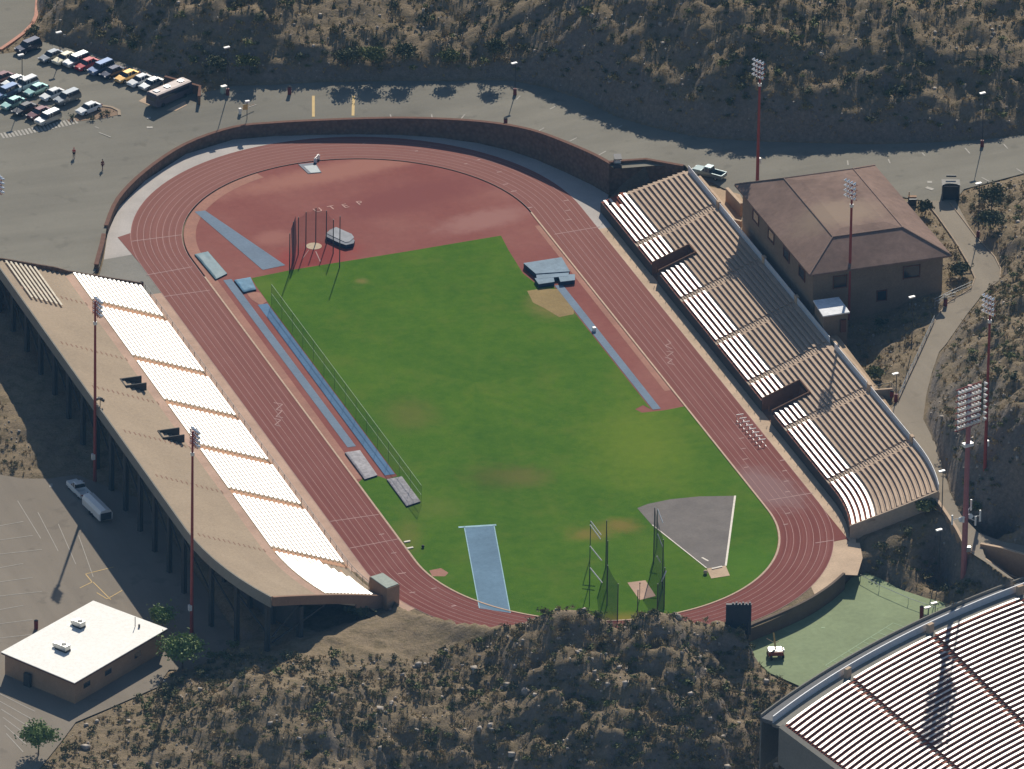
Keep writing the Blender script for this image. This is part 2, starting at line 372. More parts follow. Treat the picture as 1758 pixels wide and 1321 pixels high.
def sheet(name, xy, mat, zf=None, off=0.0, res=6.0, z=None):
    """a paved or grown surface, laid over the level field zf (or flat at z)"""
    pts = [Vector((p[0], p[1], 0)) for p in xy]; bm = bmesh.new(); vs = [bm.verts.new(p) for p in pts]
    for t in tessellate_polygon([pts]):
        try: bm.faces.new([vs[i] for i in t])
        except ValueError: pass
    if zf is not None:
        xs = [p.x for p in pts]; ys = [p.y for p in pts]
        for ax, lo, hi in ((0, min(xs), max(xs)), (1, min(ys), max(ys))):
            k = math.ceil(lo / res) * res
            while k < hi:
                co = Vector((k, 0, 0)) if ax == 0 else Vector((0, k, 0)); no = Vector((1, 0, 0)) if ax == 0 else Vector((0, 1, 0))
                bmesh.ops.bisect_plane(bm, geom=bm.verts[:] + bm.edges[:] + bm.faces[:], plane_co=co, plane_no=no, dist=1e-4); k += res
        bm.verts.ensure_lookup_table(); zz = zf(np.array([v.co.x for v in bm.verts]), np.array([v.co.y for v in bm.verts]))
        for v, h in zip(bm.verts, zz): v.co.z = h + off
    else:
        for v in bm.verts: v.co.z = (z or 0.0) + off
    bmesh.ops.recalc_face_normals(bm, faces=bm.faces[:])
    if sum(f.normal.z * f.calc_area() for f in bm.faces) < 0: bmesh.ops.reverse_faces(bm, faces=bm.faces[:])
    me = bpy.data.meshes.new(name); bm.to_mesh(me); bm.free(); me.materials.append(mat)
    o = bpy.data.objects.new(name, me); COL.objects.link(o); return struct(o)
def flat(px, z=0.0): return [U(a, b, z) for a, b in px]

# ------------------------------------------------------------------ the oval
R0, HL, TW = 28.45, 54.83, 8.07
def stad(off, a0=0.0, a1=1.0, n=64):
    """points round the oval at offset off from lane one's inner edge, counter-clockwise from the middle of the +x straight"""
    R = R0 + off; pts = []
    for k in range(9): pts.append((R, -HL + 2 * HL * (.5 + .5 * k / 8)))
    for k in range(1, n): pts.append((R * math.cos(PI * k / n), HL + R * math.sin(PI * k / n)))
    for k in range(17): pts.append((-R, HL - 2 * HL * k / 16))
    for k in range(1, n): pts.append((-R * math.cos(PI * k / n), -HL - R * math.sin(PI * k / n)))
    for k in range(8): pts.append((R, -HL + HL * k / 8))
    return pts
def ring(name, o0, o1, mat, z, uv=False, ymax=1e9):
    a, b = stad(o0), stad(o1); n = len(a); mb = MB()
    mb.add([(p[0], p[1], z) for p in a] + [(p[0], p[1], z) for p in b], [(i, n + i, n + (i + 1) % n, (i + 1) % n) for i in range(n) if a[i][1] < ymax])
    o = mb.build(name, mat)
    if uv:
        l = o.data.uv_layers.new(name='UVMap'); s = [0.0]
        for i in range(n): s.append(s[-1] + math.hypot(a[(i + 1) % n][0] - a[i][0], a[(i + 1) % n][1] - a[i][1]))
        for i, p in enumerate(o.data.polygons):
            for li, (u, k) in zip(p.loop_indices, ((0, i), (TW, i), (TW, i + 1), (0, i + 1))): l.data[li].uv = (u, s[k])
    return struct(o)
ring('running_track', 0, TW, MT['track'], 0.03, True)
ring('track_curb', -.28, -.0, MT['curb'], 0.09, False, 52)
# ------------------------------------------------------------------ surfaces on the level of the oval (z = 0)
mb = MB()
for k in range(9):
    o = TW * k / 8; a, b = stad(o - .03), stad(o + .03); n = len(a)
    mb.add([(p[0], p[1], .045) for p in a] + [(p[0], p[1], .045) for p in b], [(i, n + i, n + (i + 1) % n, (i + 1) % n) for i in range(n)])
struct(mb.build('lane_lines', MT['paint']))
def at_track(off, y=None, th=None, south=False):
    R = R0 + off
    if th is None: return (R if off >= 0 else R, y)
mb = MB()
def cross(px0, px1, w=.12, z=.055, m=None):
    a, b = U(*px0), U(*px1); d = (b - a).normalized(); nrm = Vector((-d.y, d.x, 0)) * w / 2
    (m or mb).add([(a + nrm).to_tuple()[:2] + (z,), (a - nrm).to_tuple()[:2] + (z,), (b - nrm).to_tuple()[:2] + (z,), (b + nrm).to_tuple()[:2] + (z,)], [(0, 1, 2, 3)])
for a, b in (((226, 415), (312, 404)), ((251, 473), (330, 459)), ((281, 510), (360, 499)), ((952, 403), (1030, 390)), ((567, 896), (650, 884)), ((600, 942), (684, 926)), ((1318, 860), (1396, 847)), ((1400, 933), (1432, 928))):
    cross(a, b, .16)
# staggered lane marks
for l in ((910, 357, 8), (882, 329, 10), (868, 317, 8), (857, 296, 8), (972, 345, 9), (975, 362, 9), (977, 378, 9), (1268, 728, 9), (1273, 753, 9), (1276, 771, 9), (1279, 789, 9), (1281, 803, 8), (1343, 791, 8), (1347, 809, 8), (1350, 827, 8), (1352, 845, 8), (1352, 882, 9), (1349, 901, 8), (655, 918, 9), (676, 950, 9), (690, 985, 14), (708, 1018, 10), (745, 1011, 9), (779, 1041, 8), (625, 247, 5), (737, 252, 5), (715, 260, 5), (800, 282, 5), (822, 275, 5)):
    cross((l[0] - l[2] / 2, l[1] + l[2] * .08), (l[0] + l[2] / 2, l[1] - l[2] * .08), .22)
struct(mb.build('track_marks', MT['paint']))
def text3(name, body, px, z, size, ang, mat, sx=1.0):
    c = bpy.data.curves.new(name, 'FONT'); c.body = body; c.size = size; c.align_x = 'CENTER'; c.align_y = 'CENTER'
    o = bpy.data.objects.new(name, c); COL.objects.link(o); me = bpy.data.meshes.new_from_object(o)
    COL.objects.unlink(o); bpy.data.objects.remove(o); me.materials.append(mat); q = bpy.data.objects.new(name, me); COL.objects.link(q)
    q.location = U(px[0], px[1], z); q.rotation_euler = (0, 0, ang); q.scale = (sx, 1, 1); return struct(q)
for ch, px in zip('UTEP', ((546, 361), (570, 357), (593, 354), (618, 349))): text3('track_letter', ch, px, .05, 2.0, .15, MT['paint_l'])
mb = MB()
for pts in (((470, 692), (485, 695), (474, 704), (484, 706)), ((484, 706), (474, 716), (486, 718)), ((470, 719), (482, 722), (472, 730), (482, 733)), ((1146, 584), (1152, 590), (1142, 594), (1154, 600)), ((1144, 604), (1156, 605), (1146, 612)), ((1142, 614), (1154, 618), (1146, 624), (1158, 627))):
    for a, b in zip(pts[:-1], pts[1:]): cross(a, b, .16, .056)
struct(mb.build('lane_signs', MT['paint']))
# straights run on past the bends
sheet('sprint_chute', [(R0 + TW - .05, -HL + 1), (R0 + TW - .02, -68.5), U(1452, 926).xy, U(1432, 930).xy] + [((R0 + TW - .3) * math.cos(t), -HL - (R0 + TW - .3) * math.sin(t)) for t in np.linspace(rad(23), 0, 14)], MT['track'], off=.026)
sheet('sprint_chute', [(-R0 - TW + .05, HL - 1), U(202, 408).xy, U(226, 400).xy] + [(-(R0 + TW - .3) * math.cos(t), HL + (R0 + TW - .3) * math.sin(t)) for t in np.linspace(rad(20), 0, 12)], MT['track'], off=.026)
inner = stad(-.3)
sheet('infield_rubber', inner, MT['infield'], z=0.0)
# lawn: follows the inner edge round the near bend, straight edges elsewhere
def arc_in(a0, a1, off=-.35, n=70):
    return [((R0 + off) * math.cos(t), -HL + (R0 + off) * math.sin(t)) for t in np.linspace(a0, a1, n)]
yE, yW = U(1178, 698).y, U(618, 828).y
lawn = [p.xy for p in flat([(432, 478), (500, 464), (600, 448), (700, 432), (800, 415), (860, 405), (873, 430), (893, 462), (898, 470)])]
lawn += [(20.7, 29.3), (22.9, 29.0), (22.9, -17.0)] + [p.xy for p in flat([(1104, 696), (1090, 703), (1102, 709), (1140, 705), (1176, 698)])]
lawn += [(R0 - .35, -30), (R0 - .35, -HL)] + arc_in(0, -PI)[1:-1] + [(-R0 + .35, -HL), (-R0 + .35, yW)] + [p.xy for p in flat([(622, 823), (650, 818)])] + [(-23.6, -27.6), (-21.75, -27.0), (-21.75, 34.5)] + [p.xy for p in flat([(452, 508), (440, 492)])]
sheet('lawn', lawn, MT['lawn'], z=.02)
# worn beige band just inside lane one and the runways
bl = []
for o in (-.35, -2.2): bl.append([(-(R0 + o) * math.cos(t), HL + (R0 + o) * math.sin(t)) for t in np.linspace(0, rad(72), 24)])
sheet('worn_band', [(-R0 + .35, yW + 1)] + bl[0] + bl[1][::-1] + [(-R0 + 1.7, HL), (-R0 + 1.5, yW + 1)], MT['beige'], z=.012)
sheet('worn_band', [(R0 - .35, yE + 6), (R0 - .35, 50), (R0 - 1.2, 50), (R0 - 1.4, yE + 6)], MT['beige'], z=.012)
sheet('sand_patch', flat([(905, 500), (930, 496), (958, 497), (985, 524), (985, 540), (960, 545), (935, 530), (915, 520)]), blotchy('bare_sand', srgb(150, 128, 84)), z=.03)
sheet('sand_patch', flat([(420, 500), (447, 503), (458, 518), (448, 525), (432, 515)]), MT['beige'], z=.03)
sheet('jump_runway', [(-25.9, 46), (-24.55, 46), (-24.55, -15.5), (-25.9, -15.5)], MT['blue'], z=.035)
sheet('jump_runway', [(-23.5, 36), (-21.9, 36), (-21.9, -26.3), (-23.5, -26.3)], MT['blue2'], z=.035)
sheet('vault_runway', [(23.1, 28.6), (24.4, 28.6), (24.4, -17.3), (23.1, -17.3)], MT['blue'], z=.04)
sheet('javelin_runway', flat([(334, 364), (352, 362), (490, 456), (451, 464)]), MT['blue'], z=.035)
# javelin runway over the lawn with its white side lines and cross bar
jr = flat([(797, 905), (848, 902), (876, 1053), (823, 1045)]); sheet('javelin_runway', jr, blotchy('javelin_runway_blue', srgb(108, 136, 156), .86, 1.12, .15, 1.5), z=.04)
mb = MB()
for a, b in (((797, 905), (823, 1045)), ((848, 902), (876, 1053)), ((787, 906), (852, 902))):
    cross(a, b, .14 if a != (787, 906) else .5, .055, mb)
struct(mb.build('runway_lines', simple('pale_runway_line', srgb(150, 186, 196))))
# shot sector, throwing pads
sec = flat([(1094, 873), (1112, 866), (1150, 858), (1200, 853), (1262, 852), (1256, 905), (1246, 972), (1215, 977), (1160, 935), (1120, 903)])
sheet('shot_sector', sec, MT['greygravel'], z=.04)
mb = MB(); cross((1262, 852), (1246, 972), .3, .07, mb); cross((1213, 976), (1120, 902), .18, .07, mb); cross((1205, 958), (1216, 964), .3, .07, mb); struct(mb.build('sector_boards', MT['paint_w']))
sheet('shot_pad', flat([(1213, 977), (1246, 972), (1253, 989), (1221, 994)]), MT['concrete'], z=.06)
mb = MB(); cross((1222, 978), (1240, 974), .35, .16, mb); struct(mb.build('toe_board', MT['paint_w']))
sheet('hammer_pad', flat([(1077, 1001), (1108, 997), (1126, 1024), (1098, 1031)]), MT['pinkish'], z=.05)
c = U(539, 423); struct(sheet('discus_circle', [(c.x + 1.25 * math.cos(t), c.y + 1.25 * math.sin(t)) for t in np.linspace(0, 2 * PI, 25)[:-1]], simple('sand_concrete', srgb(206, 184, 152)), z=.03))
mb = MB(); cross((542, 432), (550, 450), .15, .04, mb); cross((530, 430), (519, 445), .08, .04, mb); struct(mb.build('sector_lines', MT['paint']))
sheet('bare_pit', flat([(737, 980), (757, 976), (770, 984), (764, 990), (742, 990)]), MT['beige'], z=.03)
# margins outside the track
wx = [p.xy for p in wall_xy]
north = [((R0 + TW - .1) * math.cos(t), HL + (R0 + TW - .1) * math.sin(t)) for t in np.linspace(rad(0), rad(163), 60)]
sheet('gravel_margin', [(39, 46), (39.6, 52)] + wx[::-1][0:-2] + [U(178, 446).xy, U(246, 434).xy] + north[::-1] + [(R0 + TW - .1, 46)], MT['gravel'], z=.0)
sheet('side_path', [U(178, 446).xy, U(170, 475).xy, (-44, 44.6), (-R0 - TW + .1, 44.6), (-R0 - TW + .1, HL), U(246, 434).xy], MT['shade_conc'], z=-.004)
ea = [((R0 + TW + 3.4) * math.cos(t), -HL - (R0 + TW + 3.4) * math.sin(t)) for t in np.linspace(0, rad(21), 10)]
sheet('concrete_walk', [(R0 + TW - .1, 46), (40, 46)] + ea + flat([(1476, 932), (1481, 958), (1472, 988), (1448, 987), (1438, 995), (1420, 1012), (1400, 1024)]) + [((R0 + TW - .1) * math.cos(t), -HL - (R0 + TW - .1) * math.sin(t)) for t in np.linspace(rad(45), 0, 24)], MT['concrete'], z=.0)
wa = [(-(R0 + TW + 3.2) * math.cos(t), -HL - (R0 + TW + 3.2) * math.sin(t)) for t in np.linspace(0, rad(24), 10)]
sheet('concrete_walk', [(-R0 - TW + .1, 44.6), (-41, 44.6)] + wa + [(-(R0 + TW - .1) * math.cos(t), -HL - (R0 + TW - .1) * math.sin(t)) for t in np.linspace(rad(24), 0, 12)], MT['pinkish'], z=.0)
sheet('near_verge', [((R0 + TW - .1) * math.cos(t), -HL + (R0 + TW - .1) * math.sin(t)) for t in np.linspace(rad(-158), rad(-44), 50)] + [((R0 + TW + 1.6) * math.cos(t), -HL + (R0 + TW + 1.6) * math.sin(t)) for t in np.linspace(rad(-44), rad(-158), 50)], MT['ground'], z=-.02)

# ------------------------------------------------------------------ paved ground beyond the oval
back = [(p.x * 1.0, p.y) for p in wall_xy]
road_px = [(-70, 500), (-70, 110), (0, 93), (45, 88), (75, 72), (100, 80), (160, 92), (240, 118), (285, 132), (345, 148), (347, 160), (400, 148), (470, 146), (540, 142), (640, 140), (700, 139), (770, 140), (830, 138), (880, 139), (940, 151), (1000, 171), (1060, 201), (1120, 219), (1200, 236), (1300, 243), (1400, 246), (1500, 248), (1600, 245), (1680, 241), (1758, 232), (1830, 222),
           (1830, 285), (1758, 298), (1705, 312), (1655, 325), (1640, 345), (1585, 345), (1500, 330), (1400, 335), (1285, 345), (1225, 315), (1190, 300), (1176, 284), (1120, 285), (1056, 290)]
road = [UN(a, b).xy for a, b in road_px]
wall_top = [p.xy for p in wall_xy]
road += [Vector((p.x + .0, p.y + .45)) for p in wall_top[::-1]][1:] + [UN(150, 480).xy]
sheet('road', road, MT['asphalt'], P_N, .0, 5)
path_px = [(1585, 345), (1640, 345), (1676, 410), (1705, 440), (1719, 465), (1715, 482), (1690, 502), (1660, 540), (1625, 590), (1612, 605), (1600, 640), (1590, 680), (1585, 720), (1605, 760), (1618, 800), (1633, 850), (1650, 885), (1680, 915), (1720, 930), (1820, 948), (1820, 975), (1758, 957), (1685, 936), (1692, 960), (1742, 996), (1730, 992), (1696, 968), (1655, 942), (1640, 912), (1602, 858), (1590, 822), (1562, 760), (1545, 735), (1530, 702), (1542, 690), (1560, 650), (1592, 580), (1606, 548), (1626, 521), (1668, 497), (1674, 480), (1662, 452), (1610, 372)]
path = [UN(a, b).xy for a, b in path_px]
sheet('path', path, MT['path'], P_N, .015, 5)
conc = [(53.0, 49), (53.3, 46), (58, 40), (57.5, 34), (57.5, -3), (55, -9), (54.6, -30), (53.6, -52), (50, -66), (49, -67), (52.0, -54), (52.0, 47)]
sheet('concourse', conc, blotchy('concourse_tan', srgb(186, 160, 130)), P_N, .01, 4)
sheet('upper_road', [UN(a, b).xy for a, b in ((-80, 92), (-80, -60), (60, -60), (62, 0), (60, 28), (40, 58), (0, 86))], MT['asphalt'], P_N, .03, 5)
lot_px = [(-80, 818), (0, 815), (40, 822), (85, 822), (130, 815), (250, 860), (420, 1110), (330, 1150), (290, 1150), (270, 1180), (190, 1215), (130, 1240), (108, 1270), (60, 1330), (40, 1345), (-80, 1345)]
lot = [U(a, b, -1.5).xy for a, b in lot_px]
sheet('parking_lot', lot, MT['lot'], z=-1.5)
turf_px = [(1283, 1104), (1290, 1125), (1320, 1155), (1375, 1179), (1420, 1165), (1500, 1125), (1600, 1075), (1640, 1045), (1625, 1036), (1590, 1027), (1545, 1012), (1508, 992), (1488, 984), (1462, 992), (1447, 1008), (1400, 1040), (1340, 1075)]
turf = [U(a, b, -2.5).xy for a, b in turf_px]
turf_big = [Vector((p.x, p.y)) for p in turf]
sheet('practice_court', turf_big, MT['turf'], z=-2.5)
mb = MB()
def mark(px0, px1, w, z, m, zf=None, off=.03):
    a, b = (U(px0[0], px0[1], z), U(px1[0], px1[1], z)) if zf is None else (UN(*px0), UN(*px1)); d = b - a; d.z = 0; d.normalize(); n_ = Vector((-d.y, d.x, 0)) * w / 2
    q = []
    for p, s in ((a, 1), (a, -1), (b, -1), (b, 1)): q.append((p.x + s * n_.x, p.y + s * n_.y, p.z + off))
    m.add(q, [(0, 1, 2, 3)])
ladder = [((1417, 1143), (1533, 1070)), ((1428, 1149), (1552, 1077))]
for a, b in ladder: mark(a, b, .12, -2.5, mb)
for k in range(10):
    t = k / 9; mark((1417 + 116 * t, 1143 - 73 * t), (1430 + 122 * t, 1149 - 72 * t), .12, -2.5, mb)
mark((1410, 1078), (1416, 1078), .3, -2.5, mb)
struct(mb.build('court_lines', MT['court_line']))
mb = MB(); my = MB()
for x, y0, y1 in ((538, 165, 201), (607, 165, 199)): mark((x, y0), (x + (0 if x < 600 else -1), y1), .45, 0, my, 1, .03)
for a, b in (((670, 197), (672, 205)), ((741, 197), (742, 204)), ((792, 204), (798, 197)), ((922, 227), (934, 220)), ((978, 243), (990, 237)), ((1026, 268), (1040, 260)), ((886, 172), (893, 165)), ((944, 188), (956, 182)), ((1058, 221), (1068, 216)), ((1000, 205), (1010, 200)), ((1455, 276), (1456, 284)), ((1525, 274), (1528, 281)), ((1657, 255), (1665, 264)), ((1723, 248), (1730, 256)), ((1745, 290), (1756, 297)), ((1685, 305), (1698, 312)), ((1588, 268), (1583, 263))): mark(a, b, .2, 0, mb, 1, .03)
for k in range(22):
    x = 4 + k * 6; y = 233 - k * .95 - (max(0, k - 6)) * .35; mark((x - 3, y - 4), (x + 3, y + 5), .35, 0, mb, 1, .03)
for a, b in (((252, 203), (259, 203)), ((252, 219), (262, 219)), ((163, 218), (170, 221)), ((170, 228), (190, 236)), ((410, 190), (440, 180)), ((1590, 322), (1602, 326)), ((1592, 313), (1600, 313))): mark(a, b, .7 if a[0] in (252, 1590, 1592) else .2, 0, mb, 1, .03)
for x, y in ((0, 815),): pass
struct(mb.build('road_marks', MT['paint_f'])); struct(my.build('yellow_road_bars', MT['paint_y']))
mb = MB(); my = MB()
for k in range(6): mark((-4 + k * 3, 1190 + k * 14), (60 - k * 4, 1222 + k * 14), .13, -1.5, mb)
for k in range(9): mark((-10, 905 + k * 24), (40 + (k % 3) * 16, 896 + k * 24), .12, -1.5, mb)
for k in range(4): mark((30 + 35 * k, 860 + 20 * k), (70 + 30 * k, 925 + 22 * k), .1, -1.5, mb)
mark((85, 834), (90, 834), 1.2, -1.5, mb)
for a, b in (((137, 1010), (158, 1000)), ((158, 1000), (147, 986)), ((147, 986), (195, 974)), ((160, 1000), (190, 1030)), ((166, 1018), (184, 1029)), ((184, 1029), (210, 1014))): mark(a, b, .14, -1.5, my)
struct(mb.build('lot_lines', MT['paint_f'])); struct(my.build('yellow_lot_lines', MT['paint_y']))
# ------------------------------------------------------------------ bowl geometry (rows are arcs)
def circ3(a, b, c):
    ax, ay, bx, by, cx, cy = a[0], a[1], b[0], b[1], c[0], c[1]; d = 2 * (ax * (by - cy) + bx * (cy - ay) + cx * (ay - by))
    ux = ((ax * ax + ay * ay) * (by - cy) + (bx * bx + by * by) * (cy - ay) + (cx * cx + cy * cy) * (ay - by)) / d
    uy = ((ax * ax + ay * ay) * (cx - bx) + (bx * bx + by * by) * (ax - cx) + (cx * cx + cy * cy) * (bx - ax)) / d
    return ux, uy, math.hypot(ax - ux, ay - uy)
BZ = 3.5
BX, BY, BR = circ3(U(1345, 1245, BZ), U(1530, 1125, BZ), U(1750, 1025, BZ))
def bang(p): return math.atan2(p.y - BY, p.x - BX)
BT0, BT1 = bang(U(1345, 1245, BZ)), bang(U(1860, 990, BZ))          # from the near end to beyond the frame
def bpos(d, t, z): return (BX + (BR - d) * math.cos(t), BY + (BR - d) * math.sin(t), z + BZ)
B_P, B_H = .78, .345

# ------------------------------------------------------------------ the ground: hills, banks and cuttings as one sheet
def column(x, toe, z, segs):
    out = [(x, toe, z)]
    for py, sl in segs: z += (toe - py) * sl / (4.92 + 9.96 * sl); toe = py; out.append((x, py, z))
    return out
NH = []
for c_ in ((110, 82, 3.0, ((66, 1.4), (40, .5), (0, .5), (-90, .35))), (200, 104, 3.0, ((84, 1.7), (58, .55), (30, .62), (0, .5), (-90, .4))), (300, 128, 3.0, ((104, 1.8), (60, .62), (0, .6), (-90, .45))), (400, 142, 3.1, ((108, 2.6), (60, .64), (0, .6), (-90, .45))), (480, 144, 3.2, ((110, 2.6), (60, .58), (0, .5), (-90, .4))),
           (560, 142, 3.3, ((114, 2.6), (104, .7), (60, .5), (0, .34), (-90, .3))), (700, 142, 3.6, ((115, 2.6), (98, .5), (0, .31), (-90, .3))), (860, 140, 4.2, ((116, 2.4), (98, .5), (40, .4), (0, .38), (-90, .35))), (940, 150, 4.6, ((104, 2.6), (60, .5), (0, .42), (-90, .38))), (1000, 170, 5.0, ((114, 3.0), (60, .55), (0, .5), (-90, .4))),
           (1060, 200, 5.3, ((150, 2.8), (100, .56), (40, .6), (0, .5), (-90, .4))), (1120, 218, 5.5, ((168, 2.8), (110, .56), (60, .58), (0, .6), (-90, .4))), (1200, 235, 5.9, ((182, 2.8), (120, .56), (60, .6), (0, .6), (-90, .4))), (1300, 242, 6.3, ((190, 2.8), (150, .62), (100, .6), (50, .66), (0, .5), (-90, .4))),
           (1380, 245, 6.6, ((195, 2.8), (180, .5), (120, .68), (70, .66), (0, .45), (-90, .4))), (1450, 247, 6.9, ((203, 2.8), (188, .3), (130, .68), (85, .68), (60, .45), (0, .4), (-90, .4))), (1600, 244, 7.3, ((206, 2.8), (190, .3), (120, .64), (70, .6), (40, .36), (0, .35), (-90, .35))), (1690, 240, 7.6, ((212, 2.6), (190, .4), (110, .6), (40, .45), (0, .38), (-90, .35))), (1758, 231, 8.0, ((220, 2.0), (150, .6), (80, .5), (0, .4), (-90, .35))), (1850, 222, 8.4, ((212, 2.0), (120, .6), (0, .4)))): NH += column(*c_)
GP = list(NP) + up3(NH) + up3([(80, 30, 3.4), (80, -40, 4), (20, -60, 3.2), (-60, -60, 3.2),
    # hill right of the footpath
    (1720, 345, 7.8), (1758, 330, 9.0), (1800, 330, 9.8), (1758, 400, 10.2), (1730, 450, 8.0), (1758, 450, 10), (1758, 520, 14), (1700, 560, 11), (1700, 510, 8.0), (1640, 590, 7.8), (1700, 610, 14.6), (1758, 600, 17.4), (1640, 640, 10), (1600, 690, 6.4), (1700, 650, 16.8), (1700, 730, 15.4), (1640, 720, 11.2), (1640, 780, 8.3), (1660, 850, 6.5), (1700, 880, 6.4), (1758, 700, 19), (1758, 790, 14.6), (1758, 880, 7.4), (1840, 600, 21), (1840, 780, 18.5), (1840, 900, 8.5), (1720, 920, 5),
    # slope between the long-benched stand, the footpath and the court
    (1600, 868, 4.4), (1560, 880, 3.6), (1500, 905, 1.4), (1480, 935, .2), (1470, 962, 0), (1600, 920, 2.2), (1640, 972, -2.6), (1560, 970, -.4), (1500, 980, -2.1), (1600, 1014, -2.6), (1625, 1018, -3.6), (1640, 1008, -5.2), (1652, 1028, -6.6), (1690, 1010, -6.2), (1722, 1008, -5.6), (1530, 930, 1.5),
    # sunken yard below the brown roofed house
    (1500, 630, 2.9), (1480, 600, 3.1), (1430, 585, 3.3), (1470, 640, 2.8), (1400, 560, 3.8), (1545, 588, 5.0), (1600, 556, 6.5), (1525, 640, 4.4), (1560, 612, 5.8), (1640, 480, 7.2), (1600, 400, 7.2), (1560, 345, 7.2),
    # near hill below the oval
    (640, 1062, .2), (700, 1052, .7), (760, 1060, 1.8), (820, 1070, 2.6), (880, 1083, 3.0), (905, 1078, 4.2), (925, 1065, 5.8), (960, 1053, 7.4), (1005, 1056, 6.9), (1040, 1070, 5.4), (1062, 1084, 3.8), (1085, 1072, 5.2), (1120, 1056, 6.9), (1140, 1058, 6.6), (1160, 1066, 5.2), (1200, 1083, 3.0), (1240, 1095, 2.2), (1275, 1106, 1.2), (1290, 1132, -1.0), (1340, 1180, -2.5), (1365, 1198, -2.7),
    (700, 1090, -.2), (760, 1100, .2), (820, 1115, .6), (880, 1130, 1.4), (930, 1130, 3.0), (960, 1125, 4.2), (1005, 1130, 3.6), (1060, 1140, 1.8), (1120, 1130, 3.6), (1180, 1130, 2.4), (1240, 1140, -1.4),
    (900, 1321, -5.4), (1100, 1321, -4.8), (1230, 1321, -6.4), (1310, 1260, -5.5), (1320, 1321, -9), (700, 1321, -6), (1000, 1200, .5), (800, 1200, -2.0), (1150, 1200, .2), (1250, 1200, -2.6), (900, 1200, -.6), (1050, 1260, -2.0), (600, 1200, 1.2), (500, 1321, -2.2), (620, 1321, -4.2), (300, 1321, -2.8), (150, 1330, -1.8), (350, 1168, -.6), (400, 1165, 1.0), (440, 1165, 3.2), (500, 1132, 2.8), (560, 1102, 1.8), (620, 1068, .8), (450, 1205, 3.0), (330, 1210, -.8), (400, 1250, .8), (550, 1250, .6), (900, 1420, -13), (1150, 1420, -13), (400, 1420, -4), (100, 1420, -2.5), (1350, 1420, -14),
    # bank and lot behind the pale stand
    (0, 600, 1.8), (60, 560, 2.0), (40, 690, .8), (85, 740, .2), (40, 800, -1.2), (0, 800, -1.3), (120, 790, -1.4), (-60, 700, 1), (-60, 560, 2), (-80, 450, 1.5), (-80, 1000, -1.5), (-80, 1300, -1.5), (200, 900, -1.5), (300, 1050, -1.5), (0, 1000, -1.5), (60, 480, 1.4)])
GP = [p for i, p in enumerate(GP) if all(math.hypot(p[0] - q[0], p[1] - q[1]) > .7 for q in GP[:i])]
P_G = rbf(GP)
oval_mask = [(p[0], p[1]) for p in ([(39.4, 50.5)] + [tuple(v) for v in [w for w in wx[::-1]]] + [(-44, 44), (-39.6, 44), (-39.6, -HL)] + [((R0 + TW + .9) * math.cos(t), -HL + (R0 + TW + .9) * math.sin(t)) for t in np.linspace(-PI, 0, 50)] + [(39.3, -HL)])]
def stand_mask(side, r0, r1, yn, th):
    a = [(side * r0, yn), (side * r1, yn)] + [(side * r1 * math.cos(t), -HL - r1 * math.sin(t)) for t in np.linspace(0, th, 8)]
    return a + [(side * r0 * math.cos(t), -HL - r0 * math.sin(t)) for t in np.linspace(th, 0, 8)]
def radial(X, Y): return np.where(Y > -HL, np.abs(X), np.hypot(X, Y + HL))
mE = stand_mask(1, 38.2, 52.6, 52.5, rad(19.5)); mW = stand_mask(-1, 39.2, 54, 44, rad(21))
bowl_m = [bpos(-3.4, t, 0)[:2] for t in np.linspace(BT0 + .004, BT1, 30)] + [bpos(60, t, 0)[:2] for t in np.linspace(BT1, BT0 + .012, 20)]
sunk = [U(a, b, 1.2).xy for a, b in ((1690, 968), (1690, 985), (1745, 1020), (1830, 1030), (1830, 990), (1758, 985))]
PAVE = [(road, P_N), (path, P_N), (conc, P_N), ([UN(a, b).xy for a, b in ((-80, 92), (-80, -60), (60, -60), (62, 0), (60, 28), (40, 58), (0, 86))], P_N), (lot, lambda x, y: x * 0 - 1.5), (turf, lambda x, y: x * 0 - 2.5)]
LOW = [(oval_mask, lambda x, y: x * 0, .9), (mE, lambda x, y: np.clip((radial(x, y) - 38.9) * .36 - .2, -.2, 4.6), .3), (mW, lambda x, y: np.clip(-.1 * (radial(x, y) - 39.2), -1.5, 0), .3), (turf, lambda x, y: x * 0 - 2.5, .8),
       (bowl_m, lambda x, y: np.clip(BZ - 2.6 + .46 * (np.hypot(x - BX, y - BY) - BR), -40, BZ - 2.6), .1), (sunk, lambda x, y: x * 0 + 1.2, .1), ([(39, 50), (53, 50), (53, 55.6), (48, 56.2), (44, 57.0), (41.5, 58)], lambda x, y: x * 0 + .1, .1), ([U(a, b, 0).xy for a, b in ((1420, 900), (1445, 890), (1480, 932), (1487, 962), (1474, 992), (1440, 992), (1425, 960))], lambda x, y: x * 0, .5)]
